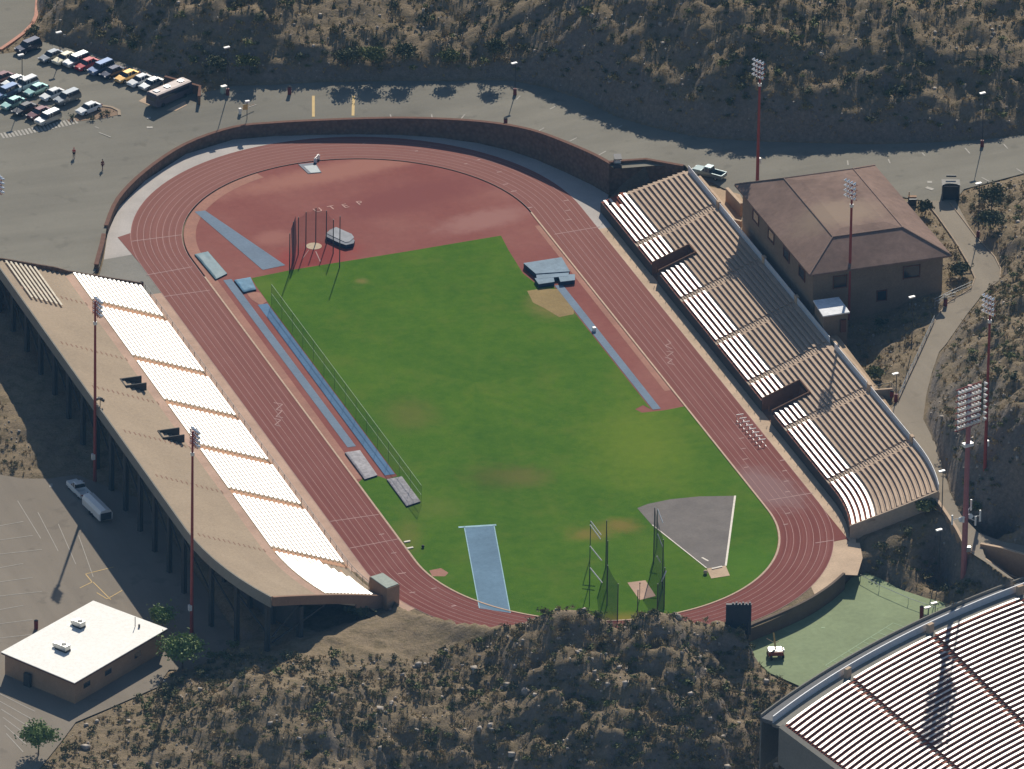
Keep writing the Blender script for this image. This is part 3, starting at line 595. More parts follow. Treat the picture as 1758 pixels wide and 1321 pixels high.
def TZ(x, y, want_d=False):
    x = np.asarray(x, float); y = np.asarray(y, float)
    dmin = np.full(x.shape, 1e9); z = P_G(x, y)
    near = np.zeros(x.shape); nd = np.full(x.shape, 1e9)
    for poly, pf in PAVE:
        d = sdf(poly, x, y); m = d < nd; pz = pf(x, y); near = np.where(m, pz, near); nd = np.minimum(nd, d)
    ld = np.full(x.shape, 1e9)
    sd = [(sdf(poly, x, y), pf(x, y), ex) for poly, pf, ex in LOW]
    for d, pz, ex in sd: ld = np.minimum(ld, d)
    dmin = np.minimum(nd, ld)
    w = np.clip(dmin / 5.0, 0, 1); w = w * w * (3 - 2 * w)
    rough = .5 * fbm(x, y, 13, 3, 2) + .8 * fbm(x, y, 5, 9, 3) + .95 * fbm(x, y, 2.6, 21, 2) + .6 * np.abs(fbm(x, y, 1.9, 33, 1))
    rough = rough * (1 + .25 * np.clip((-88 - y) / 6, 0, 1) * np.clip((x + 48) / 12, 0, 1))
    hl = np.clip((P_G(x + 2, y) - P_G(x - 2, y)) ** 2 + (P_G(x, y + 2) - P_G(x, y - 2)) ** 2, 0, 4) / 4
    z = z + w * rough * (.28 + .9 * np.sqrt(hl))
    b = np.clip((nd + .1) / 1.6, 0, 1); b = b * b * (3 - 2 * b)
    z = np.where(nd < 1.5, near - .12 + (z - near + .12) * b, z)
    z = np.where(nd < .1, near - .22, z)
    for d, pz, ex in sd: z = np.where(d < ex, np.minimum(z, pz - .25), z)
    return (z, dmin) if want_d else z
E1, E2 = np.array([.9427, -.3336]), np.array([.3336, .9427])
def axis(lo, hi, st, far):
    c = list(np.arange(lo, hi + .01, st)); o = [hi]; s = st
    while o[-1] < far: s *= 1.5; o.append(o[-1] + s)
    i = [lo]; s = st
    while i[-1] > -far: s *= 1.5; i.append(i[-1] - s)
    return np.array(i[:0:-1] + c + o[1:])
GU, GV = axis(-92, 100, .75, 3000), axis(-165, 185, .75, 3000)
uu, vv = np.meshgrid(GU, GV); gx = 5.3 + uu * E1[0] + vv * E2[0]; gy = -2.4 + uu * E1[1] + vv * E2[1]
core = (np.abs(uu) < 130) & (vv > -200) & (vv < 240)
gz = np.zeros(gx.shape); gz[core] = TZ(gx[core], gy[core])
fx, fy = np.clip(uu, -120, 128), np.clip(vv, -190, 225)
cl = ~core; gz[cl] = np.clip(P_G(5.3 + fx[cl] * E1[0] + fy[cl] * E2[0], -2.4 + fx[cl] * E1[1] + fy[cl] * E2[1]), -16, 34)
nv, nu = gx.shape; idx = np.arange(nv * nu).reshape(nv, nu)
faces = np.stack([idx[:-1, :-1].ravel(), idx[:-1, 1:].ravel(), idx[1:, 1:].ravel(), idx[1:, :-1].ravel()], 1)
def np_mesh(name, verts, faces, mat, smooth=False):
    me = bpy.data.meshes.new(name); k = faces.shape[1]
    me.vertices.add(len(verts)); me.vertices.foreach_set('co', np.ascontiguousarray(verts, dtype=np.float32).ravel())
    me.loops.add(faces.size); me.loops.foreach_set('vertex_index', np.ascontiguousarray(faces, dtype=np.int32).ravel())
    me.polygons.add(len(faces)); me.polygons.foreach_set('loop_start', np.arange(0, faces.size, k, dtype=np.int32)); me.polygons.foreach_set('loop_total', np.full(len(faces), k, dtype=np.int32))
    if smooth: me.polygons.foreach_set('use_smooth', np.ones(len(faces), dtype=bool))
    me.update(calc_edges=True); me.materials.append(mat); o = bpy.data.objects.new(name, me); COL.objects.link(o); return o
struct(np_mesh('ground', np.stack([gx.ravel(), gy.ravel(), gz.ravel()], 1), faces, MT['ground'], True))
sheet('sunken_yard', sunk, MT['path'], z=1.2)
# ------------------------------------------------------------------ grandstands
class Stand:
    def __init__(s, side, r0, yn, th): s.side, s.r0, s.yn, s.th = side, r0, yn, th     # yn, th are functions of the depth d
    def send(s, d): return -HL - math.degrees(s.th(d))
    def pos(s, d, t, z):
        r = s.r0 + d
        if t >= -HL: return (s.side * r, t, z)
        a = rad(-(t + HL)); return (s.side * r * math.cos(a), -HL - r * math.sin(a), z)
    def stations(s, d, n=1): # full length
        e = s.send(d); return list(np.linspace(s.yn(d), -HL, 9)) + list(np.linspace(-HL, e, 9))[1:]
    def inter(s, t0, t1):
        out = [t0]
        if t0 > -HL > t1: out += [-HL]
        a = max(min(t0, -HL), t1) if t1 < -HL else None
        if t1 < -HL:
            b = min(t0, -HL); k = max(2, int((b - t1) / 2.5)); out += list(np.linspace(b, t1, k + 1))[1:]
        else: out.append(t1)
        return out
    def bar(s, mb, d0, d1, z0, z1, t0, t1):
        ts = s.inter(t0, t1)
        mb.rings([[s.pos(d0, t, z0), s.pos(d1, t, z0), s.pos(d1, t, z1), s.pos(d0, t, z1)] for t in ts], True, True)
    def body(s, mb, prof, bottom, t0f=None, t1f=None):
        """closed section (top profile + underside) swept along the stand"""
        sec = prof + bottom[::-1]; rings = None
        N = 9; rr = []
        for i in range(N): rr.append([s.pos(d, s.yn(d) + (-HL - s.yn(d)) * i / (N - 1), z) for d, z in sec])
        for i in range(1, N): rr.append([s.pos(d, -HL + (s.send(d) + HL) * i / (N - 1), z) for d, z in sec])
        mb.rings(rr, True, True)
def steps(d, z, n, p, h):
    out = [(d, z)]
    for k in range(n): out += [(d + p * (k + 1), z + h * k), (d + p * (k + 1), z + h * (k + 1))]
    return out[:-1]
def stuff(o): o['kind'] = 'stuff'; return o

# --- pale stand with the glaring aluminium benches
W = Stand(-1, 39.45, lambda d: 45.4 - .12 * d, lambda d: rad(18.0 + 5.2 * d / 26))
NW, PW, HW, ZW = 16, .745, .293, 1.25
W.z = lambda k: ZW + HW * k
NU, PU, HU = 14, .80, .335
dU = PW * NW + 1.5; zU = ZW + HW * NW
proW = [(0, 0.0), (0, ZW)] + steps(0, ZW, NW, PW, HW)[1:] + [(PW * NW, zU), (dU, zU + .02)]
zt = zU + .25
proW += [(dU, zt)] + [(a, b) for a, b in steps(dU, zt, NU, PU, HU)[1:]]
dR = dU + NU * PU + .6; zR = zt + HU * (NU - 1)
proW += [(dR, zR)]
rootW = thing('grandstand', 'long pale concrete grandstand with glaring white benches and empty tan upper tiers on columns', 'grandstand', W.pos(0, 0, 0))
mb = MB(); bot = [(.0, -.4), (2.0, -.4), (3.0, .6), (PW * NW, zU - 1.2), (dR, zR - .75)]
W.body(mb, proW, [(0.0, -.4)] + bot[1:]); mb.build('terrace', MT['stand'], rootW, True)
mb = MB(); ts = list(np.linspace(44, -HL, 12)) + list(np.linspace(-HL, W.send(dR), 8))[1:]
mb.rings([[W.pos(dR, t, zR - 1.15), W.pos(dR + .22, t, zR - 1.15), W.pos(dR + .22, t, zR + .62), W.pos(dR, t, zR + .62)] for t in ts], True, True); mb.build('rear_parapet', MT['shade_conc'], rootW, True)
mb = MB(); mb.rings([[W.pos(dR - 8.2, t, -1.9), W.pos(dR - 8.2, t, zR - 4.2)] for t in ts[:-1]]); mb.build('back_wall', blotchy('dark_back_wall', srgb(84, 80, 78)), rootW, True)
# end fascia beam under the near end
def endbar(st, mb, d0, z0, d1, z1, hgt, w=.3, n=8):
    rr = []
    for i in range(n + 1):
        f = i / n; d = d0 + (d1 - d0) * f; z = z0 + (z1 - z0) * f; t = st.send(d)
        rr.append([st.pos(d, t - .02, z), st.pos(d, t - .02, z - hgt), st.pos(d, t - .45, z - hgt), st.pos(d, t - .45, z)])
    mb.rings(rr, True, True)
mb = MB(); endbar(W, mb, 6, ZW + HW * 8 + .35, dR, zR + .7, 1.5); endbar(W, mb, .0, 1.6, 6, ZW + HW * 8 + .35, 2.2); mb.build('end_fascia', MT['riser'], rootW, True)
# end wall at the far end
mb = MB(); rr = []
for i in range(13):
    d = dR * i / 12; z = ZW + (zR - ZW) * d / dR; t = W.yn(d)
    rr.append([W.pos(d, t + .02, z + (.75 if d > 13 else .5)), W.pos(d, t + .02, -.6), W.pos(d, t + .34, -.6), W.pos(d, t + .34, z + (.75 if d > 13 else .5))])
mb.rings(rr, True, True); mb.build('end_wall', MT['stone'], rootW, True)
# columns and braces at the back
def colpos(t, d): return W.pos(d, t, 0)
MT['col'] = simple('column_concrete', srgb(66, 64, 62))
tcol = list(np.arange(42, -HL, -7.2)) + [W.send(20) + k for k in (14.5, 7.5, .6)]
for t in tcol:
    for d, zz in ((dR - .8, zR - .8), (dR - 7.2, zR - 4.0)):
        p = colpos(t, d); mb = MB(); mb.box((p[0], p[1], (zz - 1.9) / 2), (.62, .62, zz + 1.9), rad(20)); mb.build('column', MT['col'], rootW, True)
for a, b in zip(tcol[:-1], tcol[1:]):
    p, q = colpos(a, dR - .8), colpos(b, dR - .8); mb = MB(); mb.tube((p[0], p[1], zR - 3.0), (q[0], q[1], zR - 6.6), .16, n=4); mb.build('brace', MT['col'], rootW, True)
e0, e1, e2 = W.pos(dR - .8, W.send(dR) + .6, 0), W.pos(dR - 7.2, W.send(dR - 7) + .6, 0), W.pos(dR - 13, W.send(dR - 13) + .6, 0)
for (p, q, za, zb) in ((e0, e1, zR - 6.6, zR - 3.8), (e1, e2, zR - 3.8, zR - 6.2), (e0, e2, zR - 7.6, zR - 6.2)):
    mb = MB(); mb.tube((p[0], p[1], za), (q[0], q[1], zb), .16, n=4); mb.build('brace', MT['col'], rootW, True)
p = e1; mb = MB(); mb.box((p[0], p[1], (zR - 4 - 1.9) / 2), (.6, .6, zR - 4 + 1.9), .3); mb.build('column', MT['col'], rootW, True)
# aisles (front positions read off the picture)
aW = [U(a, b, ZW).y for a, b in ((280, 551), (351, 646), (407, 721), (465, 797), (523, 873), (597, 974))]
segsW = []; prev = None
ends = [45.2] + aW + [None]
mb_more = MB(); count = 0
for si in range(7):
    for k in range(NW):
        d = PW * k; t0 = (W.yn(d) - .3) if si == 0 else aW[si - 1] - 1.0; t1 = W.send(d) + .6 if si == 6 else aW[si] + 1.0
        if si == 6 and k < 6: t0 -= (6 - k) * 1.5
        if si == 6 and (k < 2 or t0 - t1 < 1): continue
        mb = MB(); z = W.z(k)
        W.bar(mb, d + .30, d + .68, z + .38, z + .43, t0, t1)
        if count < 99: mb.build('bench', MT['alu'], rootW, True)
        else: mb_more.add(mb.v, mb.f)
        count += 1
stuff(mb_more.build('benches', MT['alu'], rootW, True))
for y in aW:
    mb = MB()
    for k in range(NW * 2):
        d = PW * k / 2; z = ZW + HW * (k // 2) + (HW * .5 if k % 2 else 0)
        W.bar(mb, d - .02, d + PW / 2, z - .02 + (.004 if not k % 2 else 0), z + .03, y + .95, y - .95)
    mb.build('aisle_steps', MT['aisle'], rootW, True)
    mb = MB()
    for k in range(NU):
        d = dU + PU * k; z = zt + HU * k; W.bar(mb, d - .3, d + .02, z - HU * .5, z - HU * .5 + .02, y + .5, y - .5)
    mb.build('aisle_steps', MT['riser'], rootW, True)
# mid cross walk, pinkish
mb = MB(); W.bar(mb, PW * NW + .1, dU - .02, zU + .005, zU + .03, 43.2, W.send(PW * NW) + .4); mb.build('cross_walk', MT['pinkish'], rootW, True)
# seven old plank benches left on the upper tiers at the far end
for k in range(6, 13):
    d = dU + PU * k; z = zt + HU * k; mb = MB(); W.bar(mb, d + .1, d + .4, z + .25, z + .32, W.yn(d) - .4, 28.5); mb.build('plank_bench', simple('pale_plank', srgb(226, 214, 190)) if k == 6 else bpy.data.materials['pale_plank'], rootW, True)
# two stair hatches in the upper tiers
for px, py in ((229, 652), (294, 741)):
    p = U(px, py, zt + 1.8); r = -p.x - W.r0; y = p.y; z0 = zt + HU * int((r - dU) / PU)
    mb = MB(); hw = 1.25
    for (cx, cy, sx, sy) in ((p.x, y + hw, 3.4, .2), (p.x, y - hw, 3.4, .2), (p.x - 1.7, y, .2, 2 * hw + .2)): mb.box((cx, cy, z0 + .3), (sx, sy, 1.3))
    h = mb.build('stair_hatch', MT['col'], rootW, True)
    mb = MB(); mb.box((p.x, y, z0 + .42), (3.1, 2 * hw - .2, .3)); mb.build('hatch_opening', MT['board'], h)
# front wall rail
mb = MB()
for t in np.linspace(44, W.send(0) + 3, 42):
    p = W.pos(-.06, t, 0); mb.box((p[0], p[1], ZW + .45), (.06, .06, 1.0))
W.bar(mb, -.09, -.03, ZW + .92, ZW + .98, 44, W.send(0) + 3); W.bar(mb, -.08, -.04, ZW + .5, ZW + .54, 44, W.send(0) + 3); mb.build('front_rail', MT['darkmetal'], rootW, True)
# small stairs and the grey-roofed booth at the near corner
mb = MB()
for k in range(5): p = W.pos(.7 + .35 * k, aW[-1] - 5.2, 0); mb.box((p[0] - .2, p[1] + .2, .3 + .18 * k), (.5, 2.6, .5 + .36 * k), rad(-8))
mb.build('corner_stairs', MT['aisle'], rootW, True)
bt = [U(a, b, 3.4) for a, b in ((634, 990), (657, 983), (686, 1003), (664, 1011))]
booth = thing('ticket_booth', 'small concrete booth with pale green flat roof at the stand corner beside the track', 'booth', (sum(p.x for p in bt) / 4, sum(p.y for p in bt) / 4, 0))
mb = MB(); mb.prism([(p.x, p.y) for p in bt], -.3, 3.3); mb.build('wall', MT['brick'], booth, True)
c = booth.location; mb = MB(); mb.prism([(c.x + (p.x - c.x) * .93, c.y + (p.y - c.y) * .93) for p in bt], 3.3, 3.42); mb.build('roof', simple('green_grey_roof', srgb(160, 168, 156)), booth, True)
mb = MB(); mb.box((c.x - .2, c.y - 1.6, 1.0), (1.0, .9, 2.0), .2); mb.build('door', MT['darkmetal'], booth, True)

# --- stand of the weathered plank benches across the field
E_ = Stand(1, 38.95, lambda d: 51.8 - .22 * d, lambda d: rad(18.4 - 2.6 * d / 13))
NE, PE, HE, ZE = 17, .765, .288, 1.75
rootE = thing('grandstand', 'long stand of weathered tan plank benches with five white front rows', 'grandstand', E_.pos(0, 0, 0))
aE = [U(a, b, ZE).y for a, b in ((1092, 421), (1167, 516), (1227, 590), (1288, 658), (1350, 737), (1426, 827))]
ramps = [(U(1120, 456, ZE).y, U(1128, 467, ZE).y), (U(1305, 690, ZE).y, U(1321, 708, ZE).y)]
ramps = [(max(a, b) + .1, min(a, b) - .3) for a, b in ramps]; NRAMP = 8
def cut(t0, t1, k):
    if k >= NRAMP: return [(t0, t1)]
    out = []; a = t0
    for r0, r1 in ramps:
        if t0 > r0 and t1 < r1: out.append((a, r0)); a = r1
    out.append((a, t1)); return out
mb = MB(); mr = MB()
for k in range(NE):
    d = PE * k; z = ZE + HE * k
    for t0, t1 in cut(E_.yn(d), E_.send(d), k):
        ts = E_.inter(t0, t1)
        mb.rings([[E_.pos(d, t, z - (HE if k else ZE + .3)), E_.pos(d, t, z), E_.pos(d + PE, t, z), E_.pos(d + PE, t, z - .9)] for t in ts])
d = PE * NE; z = ZE + HE * NE
ts = E_.inter(E_.yn(d), E_.send(d)); mb.rings([[E_.pos(d, t, z - HE), E_.pos(d, t, z - .14), E_.pos(d + .6, t, z - .14), E_.pos(d + .6, t, z - 2)] for t in ts])
mb.build('terrace', MT['stand_e'], rootE, True)
for t0, t1 in ramps:
    mb = MB(); dd = PE * NRAMP
    for t in (t0, t1):
        pr = [(0.0, ZE + .95)] + [(PE * NRAMP, ZE + HE * NRAMP + .5)]
        th = .2 if t == t0 else -.2
        mb.rings([[E_.pos(0, t, -.2), E_.pos(dd, t, -.2), E_.pos(dd, t, pr[1][1]), E_.pos(0, t, ZE + .5)], [E_.pos(0, t + th, -.2), E_.pos(dd, t + th, -.2), E_.pos(dd, t + th, pr[1][1]), E_.pos(0, t + th, ZE + .5)]], True, True)
    E_.bar(mb, dd, dd + .2, -.2, ZE + HE * NRAMP + .5, t0, t1); mb.build('ramp_walls', MT['rampfloor'], rootE, True)
    mb = MB(); mb.rings([[E_.pos(0, t0, .06), E_.pos(dd, t0, .7)], [E_.pos(0, t1, .06), E_.pos(dd, t1, .7)]]); mb.build('ramp_floor', MT['rampfloor'], rootE, True)
nb = 0; mb_more = MB()
cuts = [None] + aE + [None]
for si in range(7):
    for k in range(NE):
        d = PE * k; z = ZE + HE * k
        a0 = E_.yn(d) - .25 if si == 0 else aE[si - 1] - .7; a1 = E_.send(d) + .4 if si == 6 else aE[si] + .7
        for t0, t1 in cut(a0, a1, k):
            t0s = t0 - (.35 if t0 != a0 else 0); t1s = t1 + (.35 if t1 != a1 else 0)
            if si == 0 and k == 2: t0s = t0 - 3
            mb = MB()
            if k < 5: E_.bar(mb, d + .30, d + .72, z + .26, z + .32, t0s, t1s)
            else: E_.bar(mb, d + .25, d + .69, z + .29, z + .35, t0s, t1s)
            if nb < 99 or k < 5: 
                o = mb.build('bench' if k < 5 else 'plank_bench', MT['alu_e'] if k < 5 else MT['wood'], rootE, True); nb += (k >= 5)
                if k < 5 and si == 0 and k == 0: o['label'] = 'white aluminium bench row'
            else: mb_more.add(mb.v, mb.f)
stuff(mb_more.build('plank_benches', MT['wood'], rootE, True))
for y in aE:
    mb = MB()
    for k in range(NE * 2):
        d = PE * k / 2; z = ZE + HE * (k // 2) + (HE * .5 if k % 2 else 0); E_.bar(mb, d - .02, d + PE * .42, z + .002, z + .03, y + .6, y - .6)
    mb.build('aisle_steps', MT['stand_e'], rootE, True)
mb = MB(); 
for t0, t1 in cut(E_.yn(0), E_.send(0), 0): E_.bar(mb, -.07, -.005, -.3, ZE + .01, t0, t1)  # thin dark facing over the terrace front, its shade put into the colour
mb.build('front_shade_facing', MT['col'], rootE, True)
# red floor under the front rows, near-end kerb, rear metal panels with posts
for a0, a1 in zip([E_.yn(0)] + [y - .6 for y in aE], [y + .6 for y in aE] + [E_.send(0)]):
    for n_, (t0, t1) in enumerate(cut(a0, a1, 0)):
        mb = MB(); mb.rings([[q for k in range(5) for q in (E_.pos(PE * k + .01, t, ZE + HE * k + .012), E_.pos(PE * k + PE - .012, t, ZE + HE * k + .012), E_.pos(PE * k + PE - .012, t, ZE + HE * (k + 1) + .012))][:-1] for t in E_.inter(t0 - .02, t1 + .02)]); mb.build('red_floor', MT['redfloor'], rootE, True)
mb = MB(); endbar(E_, mb, 0, ZE + .35, PE * NE + .5, ZE + HE * NE + .3, .9); endbar(E_, mb, 0, ZE - .56, PE * NE + .5, ZE + HE * NE - .62, 3.0); mb.build('end_kerb', MT['stand_e'], rootE, True)
dp = PE * NE + .45; zp = ZE + HE * NE
gaps = [E_.yn(dp) - .2] + [aE[0] + .3, aE[0] - 1.2] + [14.2, 13.4, -.6, -1.4, -16.0, -18.2] + [aE[4] + .4, aE[4] - 1.2] + [aE[5] + .5, aE[5] - .9] + [E_.send(dp) + .4]
for t0, t1 in zip(gaps[::2], gaps[1::2]):
    mb = MB(); E_.bar(mb, dp, dp + .07, zp - .1, zp + 1.0, t0, t1); mb.build('rear_panel', MT['panel'], rootE, True)
for y in (aE[0] - .45, aE[4] - .4, aE[5] - .2, 13.8, -1.0):
    p = E_.pos(dp + .1, y, 0); mb = MB(); mb.box((p[0], p[1], zp + .35), (.5, .9, 1.5)); mb.build('gate_post', MT['concrete'], rootE, True)
mb = MB()
for t in np.linspace(50, E_.send(0) + 1, 46): p = E_.pos(-.05, t, 0); mb.box((p[0], p[1], ZE + .2), (.07, .07, .9))
mb.build('front_posts', MT['riser'], rootE, True)

# --- bowl of the bigger stadium cut off by the frame's corner
rootB = thing('stadium_bowl', 'corner of a huge stadium bowl, rows of gleaming aluminium benches stepping down from its rim', 'stadium', bpos(0, BT0, 0))
def bbar(mb, d0, d1, z0, z1, t0, t1, n=None):
    n = n or max(1, int(abs(t1 - t0) * BR / 3)); mb.rings([[bpos(d0, t, z0), bpos(d1, t, z0), bpos(d1, t, z1), bpos(d0, t, z1)] for t in np.linspace(t0, t1, n + 1)], True, True)
NB = 34; BA = [bang(U(1461, 1166, BZ)), bang(U(1601, 1090, BZ)), bang(U(1752, 1024, BZ))]
dT = BT1 - BT0
zb = lambda k: -.35 - B_H * k
mb = MB()
for k in range(NB):
    d = B_P * k; mb.rings([[bpos(d, t, zb(k)), bpos(d + B_P, t, zb(k)), bpos(d + B_P, t, zb(k + 1) - .0)] for t in np.linspace(BT0 + .0003 * k, BT1, 36)])
mb.build('terrace', MT['redfloor'], rootB, True)
mb = MB(); rr = []
bbar(mb, -.05, -1.9, -.8, -.36, BT0, BT1, 36); mb.build('concourse', MT['shade_conc'], rootB, True)
mb = MB(); bbar(mb, -1.9, -2.05, -.4, .75, BT0 - .002, BT1, 36); mb.build('rim_panel', MT['panel'], rootB, True)
mb = MB(); bbar(mb, -2.05, -4.3, -.9, -.3, BT0 - .004, BT1, 36); mb.build('outer_walk', simple('dark_walk', srgb(104, 104, 104)), rootB, True)
mb = MB(); bbar(mb, -4.3, -4.5, -9, .1, BT0 - .006, BT1, 36); mb.build('outer_wall', MT['shade_conc'], rootB, True)
nb = 0; mm = MB(); vom = bang(U(1740, 1258, -8)); 
segs = [(BT0 + .006, BA[0] - .006 * math.copysign(1, dT) * 1)]
sg = math.copysign(1, dT); g = .62 / BR
edges = [BT0 + sg * g, BA[0] - sg * g, BA[0] + sg * g, BA[1] - sg * g, BA[1] + sg * g, BA[2] - sg * g, BA[2] + sg * g, BT1]
for t0, t1 in zip(edges[::2], edges[1::2]):
    for k in range(NB):
        d = B_P * k; z = zb(k); te = t1; ts_ = t0
        if t0 == edges[4] and k >= 22: te = t0 + (t1 - t0) * .62
        mb = MB(); bbar(mb, d + .10, d + .50, z + .32, z + .37, ts_, te)
        if nb < 98: mb.build('bench', MT['alu'], rootB, True)
        else: mm.add(mb.v, mb.f)
        nb += 1
stuff(mm.build('benches', MT['alu'], rootB, True))
for b in BA:
    mb = MB()
    for k in range(NB * 2): d = B_P * k / 2; z = zb(k // 2) - (B_H * .5 if k % 2 else 0); bbar(mb, d, d + B_P / 2 - .03, z - .3, z + .1, b - g * .85, b + g * .85, 1)
    mb.build('aisle_steps', MT['shade_conc'], rootB, True)
    p = bpos(-1.0, b - g * 1.2, 0); mb = MB(); mb.box((p[0], p[1], BZ + .4), (1.1, .55, 1.5), b + PI / 2); mb.build('gate_post', MT['concrete'], rootB, True)
mb = MB(); rr = []
for k in range(0, NB, 3): rr.append([bpos(B_P * k, BT0 - sg * .001, zb(k) + .55), bpos(B_P * k, BT0 - sg * .001, zb(k) - 5.5), bpos(B_P * k, BT0 - sg * .008, zb(k) - 5.5), bpos(B_P * k, BT0 - sg * .008, zb(k) + .55)])
mb.rings(rr, True, True); mb.build('end_wall', MT['shade_conc'], rootB, True)
p = bpos(B_P * 23, edges[4] + (edges[5] - edges[4]) * .82, zb(23)); mb = MB(); mb.box((p[0], p[1], p[2] - .1), (4.5, 3.2, 2.2), edges[4] + PI / 2); mb.build('portal', MT['board'], rootB, True)
# ------------------------------------------------------------------ walls
def wallrun(name, label, pts, th, mat, cap=None, cat='wall'):
    """pts: (x, y, zbottom, ztop); a wall of thickness th standing to the left of the run"""
    root = thing(name, label, cat, (pts[0][0], pts[0][1], pts[0][2])); P = [Vector((p[0], p[1], 0)) for p in pts]; nr = []
    for i in range(len(P)):
        d = (P[min(i + 1, len(P) - 1)] - P[max(i - 1, 0)]).normalized(); nr.append(Vector((-d.y, d.x, 0)))
    mb = MB(); mb.rings([[(p[0], p[1], p[2]), (p[0] + n.x * th, p[1] + n.y * th, p[2]), (p[0] + n.x * th, p[1] + n.y * th, p[3]), (p[0], p[1], p[3])] for p, n in zip(pts, nr)], True, True)
    mb.build('wall_face', mat, root, True)
    if cap:
        mb = MB(); e = .06; mb.rings([[(p[0] - n.x * e, p[1] - n.y * e, p[3]), (p[0] + n.x * (th + e), p[1] + n.y * (th + e), p[3]), (p[0] + n.x * (th + e), p[1] + n.y * (th + e), p[3] + .1), (p[0] - n.x * e, p[1] - n.y * e, p[3] + .1)] for p, n in zip(pts, nr)], True, True)
        mb.build('coping', cap, root, True)
    return root
def dense(pts, k=4):
    out = []
    for i in range(len(pts) - 1):
        p0, p1, p2, p3 = pts[max(i - 1, 0)], pts[i], pts[i + 1], pts[min(i + 2, len(pts) - 1)]
        for j in range(k):
            t = j / k; out.append(tuple(.5 * (2 * b + (c - a) * t + (2 * a - 5 * b + 4 * c - d) * t * t + (-a + 3 * b - 3 * c + d) * t ** 3) for a, b, c, d in zip(p0, p1, p2, p3)))
    return out + [pts[-1]]
wp = [(p.x, p.y, -.4, w[2] + .12) for p, w in zip(wall_xy, WALL_B)]
wallrun('retaining_wall', 'long curved dark stone retaining wall between the road and the red track bend', dense(wp[2:]), .55, MT['stone'], MT['stone_cap'])
e = wp[-1]; q = UN(1172, 286, None, .4)
wallrun('retaining_wall', 'straight stone wall closing the upper end of the plank bench stand', [(e[0] + .1, e[1] + .3, 0, 5.5), (44.5, 57.2, -.4, 5.6), (48, 56.4, -.4, 5.75), (q.x, q.y, -.4, 5.95)], .5, MT['stone'], MT['stone_cap'])
wallrun('wall_end', 'short dark stone wall standing alone between the parking lot and the pale gravel', [(-43.9, 54.2, -.3, 1.5), (-42.2, 58.0, -.3, 1.5), (-40.6, 61.6, -.3, 1.35), (-39.2, 65, -.3, 1.25)], .6, MT['stone'], MT['stone_cap'])
sw = flat([(1240, 1095), (1265, 1085), (1295, 1071), (1330, 1057), (1380, 1034), (1420, 1009), (1447, 986)])
wallrun('retaining_wall', 'dark wall holding the track bend above the green practice court', dense([(p.x, p.y, -2.9, .28) for p in sw])[::-1], .4, blotchy('dark_wall', srgb(112, 98, 86)), None)
pw = [UN(a, b) for a, b in ((1597, 850), (1620, 882), (1641, 914), (1656, 944))] + [U(1697, 970, 3.4), U(1732, 993, 1.4), U(1752, 1000, .4)]
wallrun('retaining_wall', 'tan topped wall dropping from the footpath edge down to the bowl rim', [(p.x, p.y, -9, p.z + .45) for p in pw], .35, MT['brick'], MT['concrete'])
pw = [UN(a, b) for a, b in ((1684, 937), (1720, 944), (1765, 957), (1830, 972))]
wallrun('retaining_wall', 'brown wall with tan top behind the sunken yard near the bowl', [(p.x, p.y, p.z - 4.5, p.z + .4) for p in pw][::-1], .35, MT['brick'], MT['concrete'])
yw = mb = None
pw = [UN(a, b, None, 1.0) for a, b in ((1202, 303), (1232, 338), (1262, 377), (1274, 380))]
wallrun('parapet_wall', 'low tan wall along the concourse behind the plank bench stand', [(p.x, p.y, p.z - 1.5, p.z) for p in pw][::-1], .3, MT['brick'], MT['concrete'])
pw = [UN(a, b, None, 2.2) for a, b in ((1250, 323), (1275, 350))]
wallrun('parapet_wall', 'short tall wall by the corner of the brown roofed house', [(p.x, p.y, p.z - 3, p.z) for p in pw][::-1], .4, MT['brick'], MT['concrete'])
pw = [UN(a, b, None, .9) for a, b in ((1430, 582), (1470, 627), (1504, 670), (1532, 667))]
wallrun('parapet_wall', 'dark low wall with pale rail below the house yard', [(p.x, p.y, p.z - 5.5, p.z) for p in pw][::-1], .3, MT['shade_conc'], MT['concrete'])
bw = [UN(a, b, None, 1.5) for a, b in ((284, 131), (345, 148), (344, 166))]
wallrun('bay_wall', 'low stone wall around the bus bay', [(p.x, p.y, p.z - 2.2, p.z) for p in bw][::-1], .4, MT['stone'], MT['stone_cap'])
# kerbs as part of the paving
def kerb(pxs, w=.2, h=.12, mat=None):
    P = [UN(a, b) for a, b in pxs]; mb = MB(); rr = []
    for i, p in enumerate(P):
        d = (P[min(i + 1, len(P) - 1)] - P[max(i - 1, 0)]); d.z = 0; d.normalize(); n = Vector((-d.y, d.x, 0)) * w / 2
        rr.append([(p.x - n.x, p.y - n.y, p.z - .2), (p.x + n.x, p.y + n.y, p.z - .2), (p.x + n.x, p.y + n.y, p.z + h), (p.x - n.x, p.y - n.y, p.z + h)])
    mb.rings(rr, True, True); return struct(mb.build('kerb', mat or MT['kerbgrey']))
kerb([(0, 86), (18, 74), (40, 58), (56, 42), (62, 28), (64, 0), (63, -40)], .6, .16, simple('pink_kerb', srgb(196, 140, 116)))
kerb([(1631, 349), (1653, 377), (1676, 408), (1696, 428), (1708, 442), (1718, 462), (1717, 478)], .2)
kerb([(1594, 352), (1612, 375), (1640, 415), (1664, 455), (1674, 478), (1667, 496), (1627, 520)], .2)
kerb([(1627, 520), (1607, 547), (1592, 580), (1576, 615), (1560, 648), (1544, 684)], .2)
kerb([(163, 182), (178, 183), (192, 185), (204, 191), (205, 199)], .5, .14)
sheet('planting_strip', [UN(a, b).xy for a, b in ((112, 207), (165, 190), (180, 184), (200, 190), (202, 198), (170, 205), (120, 210))], blotchy('strip_soil', srgb(150, 126, 104)), P_N, .03, 5)
